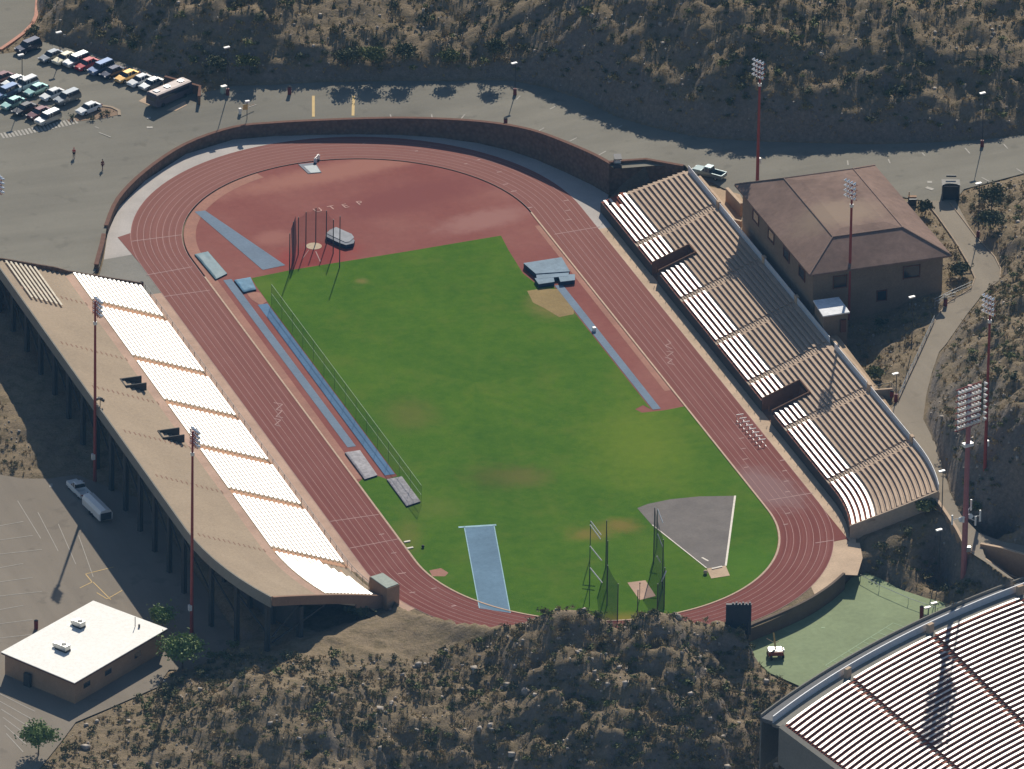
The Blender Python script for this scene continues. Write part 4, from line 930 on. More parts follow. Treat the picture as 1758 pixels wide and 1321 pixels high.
sheet('bus_bay', [UN(a, b).xy for a, b in ((238, 174), (256, 163), (258, 180), (262, 184))], MT['concrete'], P_N, .03, 5)
sheet('bus_bay', [UN(a, b).xy for a, b in ((286, 190), (318, 174), (321, 181), (302, 191))], MT['concrete'], P_N, .03, 5)

# ------------------------------------------------------------------ buildings
# hip-roofed house
HX0, HX1, HY0, HY1, HZ = 52.65, 76.2, -6.0, 28.2, 13.6
house = thing('field_house', 'two storey tan house with a wide brown hipped roof behind the plank bench stand', 'house', ((HX0 + HX1) / 2, (HY0 + HY1) / 2, 4.5))
ov = 1.05; mb = MB(); mb.prism([(HX0 + ov, HY0 + ov), (HX1 - ov, HY0 + ov), (HX1 - ov, HY1 - ov), (HX0 + ov, HY1 - ov)], .9, HZ - .25); mb.build('wall', MT['stucco'], house, True)
ins = 6.0; zt_ = HZ + 2.9
mb = MB(); r = lambda i, z: [(HX0 + i, HY0 + i, z), (HX1 - i, HY0 + i, z), (HX1 - i, HY1 - i, z), (HX0 + i, HY1 - i, z)]
mb.rings([r(ov, HZ - .3), r(0, HZ - .3), r(0, HZ), r(ins, zt_), r(ins + 2.2, zt_ + .35)], True, False); n0 = len(mb.v); mb.add(r(ins + 2.2, zt_ + .35), [(0, 1, 2, 3)])
rf = mb.build('roof', MT['roof'], house, True)
mb = MB()
for a, b in zip([0, 1, 2, 3], [0, 1, 2, 3]): mb.tube(r(.05, HZ + .05)[a], r(ins, zt_ + .06)[b], .12, n=5)
R_ = r(ins, zt_ + .05)
for a in range(4): mb.tube(R_[a], R_[(a + 1) % 4], .1, n=5)
mb.build('ridge_cap', simple('ridge_cap', srgb(146, 124, 112), .9, spec=.05), rf, False); rf.children[0].location = -Vector(house.location)
def windowbox(root, x, y, z, w, h, axis, depth=.12):
    mb = MB(); mb.box((x, y, z), (w, depth, h) if axis == 'y' else (depth, w, h)); o = mb.build('window', MT['glass'], root, True)
    mb = MB()
    for s in (-1, 1):
        if axis == 'y': mb.box((x + s * w / 2, y - .04, z), (.14, depth + .1, h + .28)); mb.box((x, y - .04, z + s * h / 2), (w - .14, depth + .1, .14))
        else: mb.box((x - .04, y + s * w / 2, z), (depth + .1, .14, h + .28)); mb.box((x - .04, y, z + s * h / 2), (depth + .1, w - .14, .14))
    fr = mb.build('frame', MT['trimred'], o, False); fr.location = -Vector(root.location)
    return o
yS = HY0 + ov
for px, py, w, h in ((1443, 491, 2.2, 2.0), (1563, 470, 2.7, 2.0)):
    t = (px - 1390) / 238; windowbox(house, HX0 + t * (HX1 - HX0) + .2, yS, 11.2, w, h, 'y')
windowbox(house, 65.1, yS, 7.8, 1.6, 1.7, 'y')
for y in (0, 7, 14, 21): windowbox(house, HX0 + ov, y, 11.0, 2.6, 1.7, 'x')
mb = MB(); mb.box((57.7, yS + .0, 7.0), (1.4, .2, 2.4)); mb.build('door', MT['trimred'], house, True)
pr = [U(a, b, 9.7) for a, b in ((1396, 517), (1440, 511), (1459, 537), (1413, 544))]
porch = MB(); porch.prism([(p.x, p.y) for p in pr], 9.6, 9.8); porch.build('porch_roof', simple('white_porch_roof', srgb(236, 236, 236)), house, True)
c = sum(pr, Vector()) / 4; mb = MB(); mb.prism([(c.x + (p.x - c.x) * .9, c.y + (p.y - c.y) * .9) for p in pr], 2.4, 9.59); pw_ = mb.build('porch_wall', MT['stucco'], house, True)
mb = MB(); mb.box((c.x + 1.0, pr[3].y + .12, 7.6), (.9, .4, 2.1), -.05); mb.build('porch_door', MT['trimred'], house, True)
# white-roofed building in the near parking lot
wr = [U(a, b, 2.3) for a, b in ((160, 1032), (287, 1080), (128, 1173), (2, 1120))]
wb = thing('store_building', 'low tan block building with a dazzling flat white roof in the near parking lot', 'building', (sum(p.x for p in wr) / 4, sum(p.y for p in wr) / 4, -1.5)); c = Vector(wb.location)
def ins_poly(P, k): return [(c.x + (p.x - c.x) * k, c.y + (p.y - c.y) * k) for p in P]
mb = MB(); mb.prism(ins_poly(wr, .955), -1.7, 2.0); wl = mb.build('wall', MT['brick'], wb, True)
mb = MB(); mb.prism(ins_poly(wr, 1.0), 1.98, 2.22); mb.build('fascia', MT['trimred'], wb, True)
mb = MB(); mb.prism(ins_poly(wr, 1.004), 2.224, 2.34); rf = mb.build('roof', MT['whiteroof'], wb, True)
d1 = (wr[2] - wr[1]).normalized(); d2 = (wr[2] - wr[3]).normalized()
for f, w in ((.36, 1.2),):
    p = wr[3].lerp(wr[2], f); mb = MB(); mb.box((p.x + d1.x * -.35 * 0, p.y, -.45), (w, .5, 2.1), math.atan2(d2.y, d2.x)); mb.build('door', MT['darkmetal'], wb, True)
for f in (.3, .62, .85):
    p = wr[1].lerp(wr[2], f); mb = MB(); mb.box((p.x - d2.x * .42, p.y - d2.y * .42, .6), (1.6, .2, .9), math.atan2(d1.y, d1.x)); mb.build('window', MT['glass'], wb, True)
def acunit(px, py, label, big):
    p = U(px, py, 2.35); rz = math.atan2(d2.y, d2.x); t = thing('rooftop_unit', label, 'air conditioner', p, rz, 'coolers on the white roof')
    mb = MB(); mb.box((0, 0, .12), (1.7 * big, 1.2, .24)); mb.build('base', MT['darkmetal'], t)
    mb = MB(); mb.box((0, 0, .62), (1.6 * big, 1.1, .76)); mb.build('cabinet', MT['galv'], t)
    mb = MB(); mb.tube((.2, 0, 1.0), (.2, 0, 1.1), .4, n=14); mb.build('fan', MT['darkmetal'], t)
    mb = MB(); mb.box((-1.2 * big, .1, .4), (.7, .7, .55)); mb.build('duct', MT['galv'], t)
acunit(108, 1116, 'larger grey cooler unit nearer the middle of the white roof', 1.25); acunit(136, 1076, 'smaller cooler unit near the upper edge of the white roof', .95)
p = U(232, 1076, 2.35); t = thing('vent_pipe', 'thin dark vent pipes near the tree end of the white roof', 'vent', p); mb = MB(); mb.tube((0, 0, 0), (0, 0, 1.6), .06); mb.build('pipe', MT['darkmetal'], t); mb = MB(); mb.tube((.5, -.4, 0), (.5, -.4, .5), .16); mb.build('stub', MT['darkmetal'], t)
# kiosk on the road by the footpath
kp = UN(1632, 342); kt = thing('entrance_kiosk', 'dark square kiosk with an arched front where the footpath leaves the road', 'kiosk', kp, -.33)
mb = MB(); mb.box((0, .9, 1.15), (2.7, 2.2, 2.3)); mb.build('wall', MT['darkmetal'], kt)
mb = MB()
for sx in (-1.25, 1.25): mb.box((sx, -.5, 1.4), (.22, .22, 2.8))
mb.build('post', MT['darkmetal'], kt); mb = MB()
mb.rings([[(x, -.32, 2.3), (x, -.18, 2.3), (x, -.18, 2.35 + .55 * math.sqrt(max(0, 1 - (x / 1.3) ** 2))), (x, -.32, 2.35 + .55 * math.sqrt(max(0, 1 - (x / 1.3) ** 2)))] for x in np.linspace(-1.3, 1.3, 11)], True, True); mb.build('arch', MT['darkmetal'], kt)
mb = MB(); mb.box((0, .9, 2.36), (2.9, 2.5, .12)); mb.build('roof', simple('kiosk_roof', srgb(150, 146, 138)), kt)
mb = MB(); mb.box((.1, 2.1, 3.0), (1.6, .1, .3)); mb.build('sign_bar', MT['darkmetal'], kt)
p = UN(1566, 352); t = thing('storage_bin', 'brown bin with open lid beside the brown roof corner', 'bin', p, -.3); mb = MB(); mb.box((0, 0, .6), (1.3, 1.1, 1.2)); mb.build('bin_body', MT['darkmetal'], t); mb = MB(); mb.box((0, .3, 1.32), (1.34, .7, .1)); mb.build('lid', MT['brick'], t); mb = MB(); mb.box((-.5, .3, 1.75), (.16, .1, .75)); mb.build('upright', MT['concrete'], t)
# handrails along the path bend
def rail(name, label, pxs, h=1.0, mat='galv', step=1.6, cat='railing'):
    P = [UN(a, b) for a, b in pxs]; root = thing(name, label, cat, P[0]); mb = MB(); mp = MB()
    for a, b in zip(P[:-1], P[1:]):
        n = max(1, int((b - a).length / step))
        for i in range(n + 1): q = a.lerp(b, i / n); mp.tube((q.x, q.y, q.z - .3), (q.x, q.y, q.z + h), .045, n=5)
        for z in (h, h * .5): mb.tube((a.x, a.y, a.z + z), (b.x, b.y, b.z + z), .05, n=5)
    mb.build('rail', MT[mat], root, True); mp.build('posts', MT[mat], root, True); return root
rail('handrail', 'pale handrail at the sharp bend of the footpath by the house', [(1605, 523), (1636, 508), (1668, 494)])
rail('handrail', 'second pale handrail just below the bend railing', [(1610, 527), (1622, 517), (1640, 512)])
rail('handrail', 'thin rail along the path edge above the shaded yard', [(1604, 552), (1590, 583), (1575, 616), (1560, 648), (1543, 686)], 1.0, 'galv', 2.4)
rail('handrail', 'rail in front of the plank bench stand rear exit', [(1500, 672), (1530, 668), (1540, 682)], 1.0, 'darkmetal')
# chain link fence between slope and court
P = [U(a, b, 0.4) for a, b in ((1478, 968), (1510, 986), (1560, 1008), (1610, 1026), (1650, 1036))]
fz = [float(TZ(p.x, p.y)) for p in P]; fr = thing('chain_fence', 'wire fence with pale top rail along the slope above the green court', 'fence', (P[0].x, P[0].y, fz[0])); mb = MB(); mp = MB()
for k in range(len(P) - 1):
    a, b = P[k], P[k + 1]; mb.tube((a.x, a.y, fz[k] + 1.3), (b.x, b.y, fz[k + 1] + 1.3), .05, n=5)
    mp.tube((a.x, a.y, fz[k] - .3), (a.x, a.y, fz[k] + 1.3), .05, n=5)
mb.build('rail', MT['galv'], fr, True); mp.build('posts', MT['galv'], fr, True)
# ------------------------------------------------------------------ floodlight towers
def lampmesh(mb, c, out, r=.3):
    o = Vector(out).normalized(); c = Vector(c); mb.tube(c - o * .28, c + o * .1, r * .55, r, 10); mb.tube(c - o * .42, c - o * .28, r * .3, r * .5, 8)
def tower(label, base, htop, rows, cols, face, pitch=(.75, .75), pole=(.28, .16), mat='rust', group='floodlight towers round the oval', ballast=True):
    t = thing('floodlight_tower', label, 'floodlight', base, 0, group); ud = Vector((math.cos(face), math.sin(face), 0)); sd2 = Vector((-ud.y, ud.x, 0))
    mb = MB(); mb.tube((0, 0, -.4), (0, 0, htop), pole[0], pole[1], 10); mb.build('pole', MT[mat], t)
    for r_ in range(rows):
        z = htop - .2 - r_ * pitch[1]; mb = MB(); w = cols * pitch[0] / 2
        a = -sd2 * w + ud * .2; b = sd2 * w + ud * .2; mb.tube((a.x, a.y, z), (b.x, b.y, z), .07, n=6); mb.build('crossarm', MT[mat], t)
        for c_ in range(cols):
            p = sd2 * ((c_ - (cols - 1) / 2) * pitch[0]) + ud * .55; mb = MB(); lampmesh(mb, (p.x, p.y, z + .12), ud * 1.0 + Vector((0, 0, -.75)), .3); mb.build('lamp', MT['lamp'], t)
    mb = MB()
    for s in (-1, 1):
        a = sd2 * (s * cols * pitch[0] * .3); mb.tube((a.x, a.y, htop - .1), (a.x, a.y, htop - rows * pitch[1] + .4), .05, n=5)
    mb.build('ladder_frame', MT[mat], t)
    if ballast:
        mb = MB(); mb.box((0, 0, htop - rows * pitch[1] - .8), (.5, .4, .5)); mb.box((ud.x * -.3, ud.y * -.3, 4.2), (.5, .5, .9)); mb.build('ballast_box', MT['lampwhite'], t)
    return t
def towerb(px, py, z, top_y): return U(px, py, z), (py - top_y) / 9.94
b, h = towerb(163, 826, -1.5, 522); tower('tall red floodlight pole behind the pale stand, its lamps beside the upper white bench blocks', b, h, 4, 4, rad(10), (.62, .75))
b, h = towerb(329, 1086, -1.5, 752); tower('tall red floodlight pole behind the pale stand, the one nearest the white roofed building', b, h, 4, 4, rad(10), (.62, .75))
b, h = towerb(-5, 640, .5, 308); tower('floodlight pole just inside the picture edge by the old plank benches', b, h, 4, 4, rad(10), (.62, .75))
b, h = towerb(1300, 318, 6.4, 102); tower('red floodlight tower on the road behind the brown roof, tallest against the dark hill', b, h, 4, 4, rad(205), (.66, .85))
b, h = towerb(1456, 568, 2.4, 312); tower('red floodlight tower in front of the brown roofed house', b, h, 4, 4, rad(205), (.66, .85))
b, h = towerb(1692, 770, 14.2, 516); bz = float(TZ(b.x, b.y)); tower('red floodlight tower standing on the shrubby slope right of the footpath', U(1692, 770 + (14.2 - bz) * 0, bz) if False else Vector((b.x, b.y, bz)), h + 14.2 - bz, 4, 4, rad(205), (.66, .85))
# the big bank over the bowl
base = U(1652, 1060, -6.0); H = 39.0
big = thing('floodlight_tower', 'huge pinkish floodlight mast with a wide grid of lamps at the bowl rim', 'floodlight', base, 0, 'floodlight towers round the oval')
mb = MB(); mb.tube((0, 0, -1.5), (0, 0, H), .5, .34, 12); mb.build('pole', MT['pinksteel'], big)
fa = rad(-70); ud = Vector((math.cos(fa), math.sin(fa), 0)); s2 = Vector((-ud.y, ud.x, 0))
for r_ in range(8):
    z = H - .1 - r_ * .98; mb = MB(); a, b = -s2 * 2.7, s2 * 2.3; mb.tube((a.x, a.y, z), (b.x, b.y, z), .09, n=6); mb.build('crossarm', MT['rust'], big)
    if r_ < 7:
        for c_ in range(8):
            p = s2 * (-2.4 + c_ * .66 + (.55 if c_ == 7 else 0)) + ud * .5; mb = MB(); lampmesh(mb, (p.x, p.y, z - .35), ud * 1 + Vector((0, 0, -.6)), .36); mb.build('lamp', MT['lampwhite'], big)
for s_ in (-2.3, -1.3, -.45, .45, 1.3, 2.2):
    mb = MB(); a = s2 * s_; mb.tube((a.x, a.y, H), (a.x, a.y, H - 7.1), .07, n=5); mb.build('upright', MT['rust'], big)
mb = MB(); mb.box((0, 0, H - 9.9), (1.6, .9, .5), .2); mb.build('bracket', MT['lampwhite'], big)
# phone antennas on the mast
ant = MB()
for k, (sx, z, hh) in enumerate(((-2.2, 16.9, 1.6), (2.3, 16.7, 1.9), (1.5, 18.3, 1.8), (-1.0, 17.1, 1.0), (.9, 17.3, 1.0), (1.4, 16.1, 1.5))):
    p = s2 * sx + ud * (.7 if k % 2 else -.5); ant.box((p.x, p.y, z), (.24, .16, hh)); ant.tube((0, 0, 17.0), (p.x, p.y, z), .05, n=5)
for sx in (-1.0, .8): p = s2 * sx; ant.tube((p.x, p.y, 16.8), (p.x + ud.x * .3, p.y + ud.y * .3, 16.9), .42, .42, 12)
ant.build('antenna_array', MT['lampwhite'], big)
mb = MB(); mb.box((.5, -.3, 11.6), (.7, .5, .8)); mb.build('equipment_box', MT['galv'], big)

# street lamps
def lamp(label, px, py, h, mat='darkmetal', two=False, base_mat='maroon', zf=None, z=None):
    p = UN(px, py) if z is None else U(px, py, z)
    if zf: p = Vector((p.x, p.y, float(TZ(p.x, p.y))))
    t = thing('street_lamp', label, 'street lamp', p, 0, 'lamp posts along the roads and path')
    mb = MB(); mb.tube((0, 0, 0), (0, 0, h), .09, .06, 8); mb.build('pole', MT[mat], t)
    mb = MB(); mb.box((-.25, -.1, h + .06), (1.0 if not two else 1.3, .45, .2), .2); mb.build('lamp_head', MT['lampwhite'], t)
    if base_mat: mb = MB(); mb.tube((0, 0, -.2), (0, 0, 1.1), .3, .27, 10); mb.build('base', MT[base_mat], t)
    return t
lamp('dark lamp post rising between the rows of parked cars', 38, 172, 8.0, base_mat=None)
lamp('lamp post at the back of the car rows near the red car', 103, 104, 5, base_mat=None)
lamp('lamp post on the road bend near the bus bay', 391, 163, 8.4)
lamp('lamp post on the road above the curved wall, nearest the yellow bars', 884, 163, 5.6)
lamp('lamp post in the far shade on the road near the right hill', 1686, 252, 9.4)
lamp('lamp post at the footpath curve below the kiosk', 1679, 408, 9.4)
lamp('lamp post where the footpath passes the shaded house yard', 1565, 600, 9, base_mat=None)
lamp('lamp post by the path behind the plank bench stand', 1538, 688, 4.6)
lamp('lamp post with wide white head above the end of the plank stand', 1617, 880, 7.0, base_mat=None)
lamp('lamp post on the dark slope below the path wall', 1612, 985, 7.4, base_mat=None, z=-.6)
lamp('black lamp post at the green court corner beside the bowl rim', 1593, 1090, 4.6, z=-2.5)
lamp('lamp post standing by the narrow gate of the green court', 1605, 1062, 2.6, z=-2.5, base_mat=None)
p = UN(424, 205); t = thing('traffic_sign', 'yellow sign on a post beside the road near the curved wall', 'sign', p); mb = MB(); mb.tube((0, 0, 0), (0, 0, 3.0), .06); mb.build('post', MT['darkmetal'], t); mb = MB(); mb.box((-.3, -.05, 2.2), (.8, .08, .9)); mb.build('sign_plate', MT['paint_y'], t); mb = MB(); mb.box((0.1, .2, 3.0), (.7, .4, .35)); mb.build('signal_box', MT['lampwhite'], t)
t = thing('road_barrier', 'low striped barrier arm by the yellow sign on the road', 'barrier', UN(412, 196)); mb = MB(); mb.tube((0, 0, .9), (2.8, 1.0, .9), .07); mb.build('arm', MT['concrete'], t); mb = MB(); mb.box((0, 0, .5), (.4, .4, 1.0)); mb.build('stand', MT['lampwhite'], t)
t = thing('utility_cabinet', 'pale green cabinet beside the road at the foot of the dark hill', 'cabinet', UN(384, 160), .2); mb = MB(); mb.box((0, 0, .6), (.9, .6, 1.2)); mb.build('housing', simple('cabinet_green', srgb(180, 200, 180)), t); mb = MB(); mb.box((0, 0, 1.24), (1.0, .7, .08)); mb.build('lid', MT['lampwhite'], t)
# barrels and posts painted maroon
def barrel(label, px, py, z=None, h=1.3):
    p = UN(px, py) if z is None else U(px, py, z); t = thing('trash_barrel', label, 'trash barrel', p, 0, 'maroon barrels'); mb = MB(); mb.tube((0, 0, 0), (0, 0, h), .3, .32, 12); mb.build('drum', MT['maroon'], t); mb = MB(); mb.tube((0, 0, h), (0, 0, h + .14), .34, .16, 12); mb.build('lid', MT['black'], t)
barrel('maroon barrel at the foot of the hill across from the yellow road bar', 497, 162); barrel('maroon barrel on the road beside the lamp post above the wall', 868, 212, None, .8)
barrel('maroon barrel at the path bend near the white handrail', 1623, 526); barrel('dark maroon barrel on the green court by the bowl', 1582, 1062, -2.5, 2.0)
barrel('maroon barrel behind the stand near the rear railing', 1531, 682, None, 1.0); barrel('dark barrel standing behind the white roofed building', 62, 1080, -1.5, 1.4)
barrel('dark barrel at the upper end of the pale stand beside the track', 243, 497, 0, 1.2)
def bush(label, px, py, r): pass
# scoreboard seen from behind
sb = thing('scoreboard', 'tall dark scoreboard seen from behind at the lower track bend', 'scoreboard', U(1283, 1127, -2.5), rad(-19)); mb = MB(); mb.tube((0, 0, -.3), (0, 0, 6.0), .2, .2, 8); mb.build('post', MT['board'], sb)
mb = MB(); mb.tube((-2.4, 0, -.3), (-2.4, 0, 6.0), .2, .2, 8); mb.build('post', MT['board'], sb)
mb = MB(); mb.box((-1.45, .25, 6.1), (3.8, .5, 5.0)); mb.build('panel', MT['board'], sb)
mb = MB()
for k in range(6): mb.box((-2.3 + k * .5, .25, 8.55 + .12 * (k % 2)), (.3, .4, .5))
mb.build('top_lamps', MT['board'], sb)

# ------------------------------------------------------------------ sports equipment
def mat_thing(name, label, cat, px, parts, group=None):
    t = thing(name, label, cat, U(*px), 0, group)
    for nm, poly, z0, z1, mat in parts:
        P = [U(a, b, z1) for a, b in poly]; mb = MB(); mb.prism([(p.x, p.y) for p in P], z0, z1); mb.build(nm, MT[mat], t, True)
    return t
mat_thing('high_jump_mat', 'rounded grey topped landing mat with navy sides on the red area', 'landing mat', (583, 415), [('foam_base', [(559, 402), (566, 397), (577, 396), (602, 406), (609, 413), (607, 418), (594, 421), (582, 417), (559, 406)], .02, .72, 'navy'), ('top_cover', [(561, 400), (566, 395), (577, 390), (604, 402), (608, 408), (600, 415), (593, 416), (563, 402)], .723, .8, 'greycover')])
pv = thing('pole_vault_mat', 'large blue grey pole vault landing mat with two front wings', 'landing mat', U(940, 470))
for nm, poly, h in (('main_pad', [(899, 452), (964, 442), (978, 466), (920, 470)], .85), ('front_wing', [(918, 478), (950, 475), (952, 484), (925, 488)], .7), ('front_wing', [(958, 472), (987, 471), (987, 481), (962, 484)], .7), ('middle_pad', [(920, 468), (978, 464), (975, 474), (922, 479)], .72)):
    P = [U(a, b, h) for a, b in poly]; mb = MB(); mb.prism([(p.x, p.y) for p in P], .02, h - .06); o = mb.build(nm, MT['navy'], pv, True); c = sum(P, Vector()) / len(P)
    mb = MB(); mb.prism([(c.x + (p.x - c.x) * 1.01, c.y + (p.y - c.y) * 1.01) for p in P], h - .055, h); q = mb.build('cover', MT['bluecover'], o, True); 
    for v in q.data.vertices: v.co = v.co + Vector((0, 0, 0)) 
    q.location = -Vector(pv.location)
    for k, v in enumerate(q.data.vertices): v.co += Vector(o.location)
def cover(label, poly, h, mat, name='pit_cover'):
    P = [U(a, b, h) for a, b in poly]; c = sum(P, Vector()) / len(P); t = thing(name, label, 'cover', (c.x, c.y, 0))
    mb = MB(); mb.prism([(p.x, p.y) for p in P], .03, h * .7); mb.build('frame', MT['navy'], t, True)
    n = 14; A, B, C, D = P; mb = MB(); rr = []
    for i in range(n + 1):
        rr.append([])
        for j in range(n + 1):
            a = A.lerp(B, j / n); b = D.lerp(C, j / n); p = a.lerp(b, i / n); edge = min(i, j, n - i, n - j)
            rr[-1].append((p.x, p.y, h * .72 + (0 if edge == 0 else h * .3 + .13 * float(vnoise(np.array(p.x * 1.3), np.array(p.y * 1.3), 5)))))
    mb.rings(rr); mb.build('tarp', MT[mat], t, True, None, True)
cover('teal tarp stretched over the jump pit at the start of the runways', [(334, 436), (357, 431), (390, 469), (370, 479)], .3, 'teal')
cover('small bright blue tarp at the lawn corner beside the runway', [(402, 480), (430, 475), (440, 496), (418, 501)], .35, 'bluetarp')
cover('crumpled grey plastic over the sand pit at the runway end nearest the track', [(592, 776), (618, 772), (648, 815), (626, 822)], .35, 'ruffle')
cover('crumpled white plastic over the sand pit at the runway end on the lawn side', [(664, 822), (690, 817), (722, 860), (698, 868)], .35, 'ruffle')
# water jump
wj = thing('water_jump', 'square steeplechase water pit with dark rim on the upper red area', 'water jump', U(535, 289))
P = [U(a, b, 0) for a, b in ((512, 283), (541, 280), (552, 297), (529, 299))]
mb = MB(); mb.prism([(p.x, p.y) for p in P], .02, .08); mb.build('rim', MT['navy'], wj, True); c = sum(P, Vector()) / 4
mb = MB(); mb.prism([(c.x + (p.x - c.x) * .72 + .2, c.y + (p.y - c.y) * .72 - .4) for p in P], .07, .1); mb.build('water', simple('pit_water', srgb(116, 134, 140), .3), wj, True)
t = thing('steeple_barrier', 'white barrier standing at the corner of the water pit', 'barrier', U(544, 277), .9); mb = MB(); mb.box((0, 0, .85), (1.6, .12, .14)); mb.build('bar', MT['lampwhite'], t)
for s_ in (-.7, .7): mb = MB(); mb.box((s_, 0, .4), (.12, .5, .8)); mb.build('leg', MT['lampwhite'], t)
# hurdles set across one lane
hd = None
for k in range(8):
    f = k / 7; p = U(1270 + 38 * f, 722 + 43 * f, 0)
    lab = 'hurdle in the row standing along one lane beside the plank bench stand'
    if hd is None:
        hd = thing('hurdle', lab, 'hurdle', p, 0.0, 'hurdles along the straight'); mb = MB(); mb.box((0, 0, 1.0), (1.15, .06, .14)); mb.build('bar', MT['lampwhite'], hd)
        for s_ in (-.5, .5):
            mb = MB(); mb.box((s_, 0, .5), (.06, .06, 1.0)); mb.build('upright', MT['galv'], hd); mb = MB(); mb.box((s_, -.3, .04), (.08, .65, .08)); mb.build('foot', MT['lampwhite'], hd)
    else: dup(hd, p, 0.0, lab)
# net fence beside the runway
a, b = U(466, 523), U(723, 869); L = (b - a).length; n = 14
nf = thing('net_fence', 'long see-through net fence along the lawn beside the blue runway', 'net', a); mb = MB(); mt_ = MB(); mn = MB()
for i in range(n + 1): q = a.lerp(b, i / n); mb.tube((q.x, q.y, 0), (q.x, q.y, 3.5), .03, n=5)
mb.build('posts', simple('fence_post_green', srgb(110, 132, 90)), nf, True)
for z in (3.5, 1.9): mt_ = MB(); mt_.tube((a.x, a.y, z), (b.x, b.y, z), .04, n=5); mt_.build('cable', simple('pale_cable', srgb(170, 190, 160)) if z == 3.5 else bpy.data.materials['pale_cable'], nf, True)
rr = []
for i in range(n * 3 + 1): q = a.lerp(b, i / (n * 3)); s_ = .12 * math.sin(i * 1.3); rr.append([(q.x + s_, q.y, .03), (q.x + s_ * 1.5, q.y, 1.8), (q.x, q.y, 3.48)])
mn.rings(rr); mn.build('net', MT['netfine'], nf, True)
# throwing cages: poles in a U, hanging nets, white braces
def cage(label, pts, h, group, netm='net', braces=True, pole='darkmetal', skip=()):
    P = [U(x, y) for x, y in pts]; c = sum(P, Vector()) / len(P); t = thing('throwing_cage', label, 'throwing cage', (c.x, c.y, 0), 0, group)
    for i, p in enumerate(P): mb = MB(); mb.tube((p.x, p.y, 0), (p.x, p.y, h[i]), .09, .07, 7); mb.build('pole', MT[pole], t, True)
    for i in range(len(P) - 1):
        if i in skip: continue
        a, b = P[i], P[i + 1]; rr = []
        for k in range(9):
            f = k / 8; q = a.lerp(b, f); z = h[i] + (h[i + 1] - h[i]) * f - .5 * math.sin(PI * f) * .6; bul = .35 * math.sin(PI * f); rr.append([(q.x, q.y, .02), (q.x + bul * .4, q.y + bul * .4, z * .4), (q.x + bul * .2, q.y + bul * .2, z * .8), (q.x, q.y, z)])
        mb = MB(); mb.rings(rr); mb.build('net', MT[netm], t, True)
    return t, P, c
hc, P, c = cage('tall dark net cage standing around the square hammer pad on the lower lawn', [(1040, 975), (1042, 1010), (1042, 1040), (1060, 1068), (1094, 1078), (1128, 1068), (1140, 1046), (1137, 1012), (1122, 968)], [8, 8, 6.8, 6.4, 6.4, 6.4, 7, 8.4, 9.5], 'net cages for throwers', skip=(3, 4))
for (x0, y0, x1, y1) in ((1014, 895, 1032, 919), (1013, 901, 1031, 926), (1013, 938, 1033, 963), (1013, 975, 1034, 1001), (1129, 874, 1138, 898), (1129, 917, 1138, 940), (1128, 955, 1134, 966), (1144, 980, 1136, 999)):
    a_, b_ = U(x0, y0, 6.5), U(x1, y1, 5.2); mb = MB(); mb.tube(a_, b_, .09, n=6); mb.build('brace_arm', MT['lampwhite'], hc, True)
for (x0, y0) in ((1014, 895), (1013, 938), (1013, 975), (1129, 874)):
    a_ = U(x0, y0, 6.5); mb = MB(); mb.tube((a_.x, a_.y, 0), a_, .06, n=6); mb.build('outer_post', simple('post_green', srgb(66, 86, 66)) if 'post_green' not in bpy.data.materials else bpy.data.materials['post_green'], hc, True)
a_, b_ = U(1052, 930, 8), U(1052, 1000, 0)
t = thing('marker_pole', 'thin dark pole on the square hammer pad', 'pole', U(1098, 1031)); mb = MB(); mb.tube((0, 0, 0), (0, 0, 2.8), .05); mb.build('shaft', MT['board'], t); mb = MB(); mb.tube((0, 0, 2.8), (0, 0, 3.0), .1); mb.build('cap', MT['maroon'], t)
dc, P, c = cage('thin net cage on poles around the pale discus circle on the red area', [(497, 470), (503, 452), (512, 438), (525, 427), (542, 418), (560, 421), (572, 436), (583, 460)], [7, 7.2, 6.6, 6.4, 6.2, 6, 6, 9], 'net cages for throwers', 'netthin', skip=(6,))
mb = MB(); rr = []
for k in range(9): q = U(499, 468).lerp(U(507, 446), k / 8); rr.append([(q.x, q.y, .02), (q.x + .2, q.y, 3), (q.x, q.y, 7.6)])
mb.rings(rr); mb.build('gathered_net', net_mat('gathered_net', srgb(70, 60, 80), .8), dc, True)
# small things on the grass
def ball(label, px, py, r, mat): t = thing('field_marker', label, 'marker', U(px, py), 0, 'small markers on the lawn'); mb = MB(); mb.ball((0, 0, r), r); mb.build('dome', MT[mat], t)
ball('pale round marker beside the shot pad', 1211, 986, .35, 'concrete'); ball('dark little marker on the lawn near the lower straight', 726, 941, .25, 'board')
for px, py, l in ((699, 931, 'first of two short white boards at the lawn edge of the lower bend'), (704, 942, 'second of two short white boards at the lawn edge of the lower bend')):
    t = thing('board', l, 'board', U(px, py), .1, 'white boards'); mb = MB(); mb.box((0, 0, .08), (1.0, .35, .16)); mb.build('plank', MT['paint_w'], t)
t = thing('box_marker', 'small white box on the narrow runway beside the lawn edge', 'marker', U(1020, 569)); mb = MB(); mb.box((0, 0, .35), (.5, .5, .7)); mb.build('box', MT['lampwhite'], t)
t = thing('camera_mount', 'dark speaker cluster on the upper rim of the pale stand', 'speaker', U(172, 700, zR - .2)); mb = MB(); mb.tube((0, 0, 0), (0, 0, 1.8), .06); mb.build('stalk', MT['darkmetal'], t)
for k in range(4): mb = MB(); a = k * PI / 2; mb.tube((.15 * math.cos(a), .15 * math.sin(a), 1.2 + .2 * k), (.6 * math.cos(a), .6 * math.sin(a), 1.1 + .2 * k), .08, .28, 10); mb.build('horn', MT['darkmetal'], t)
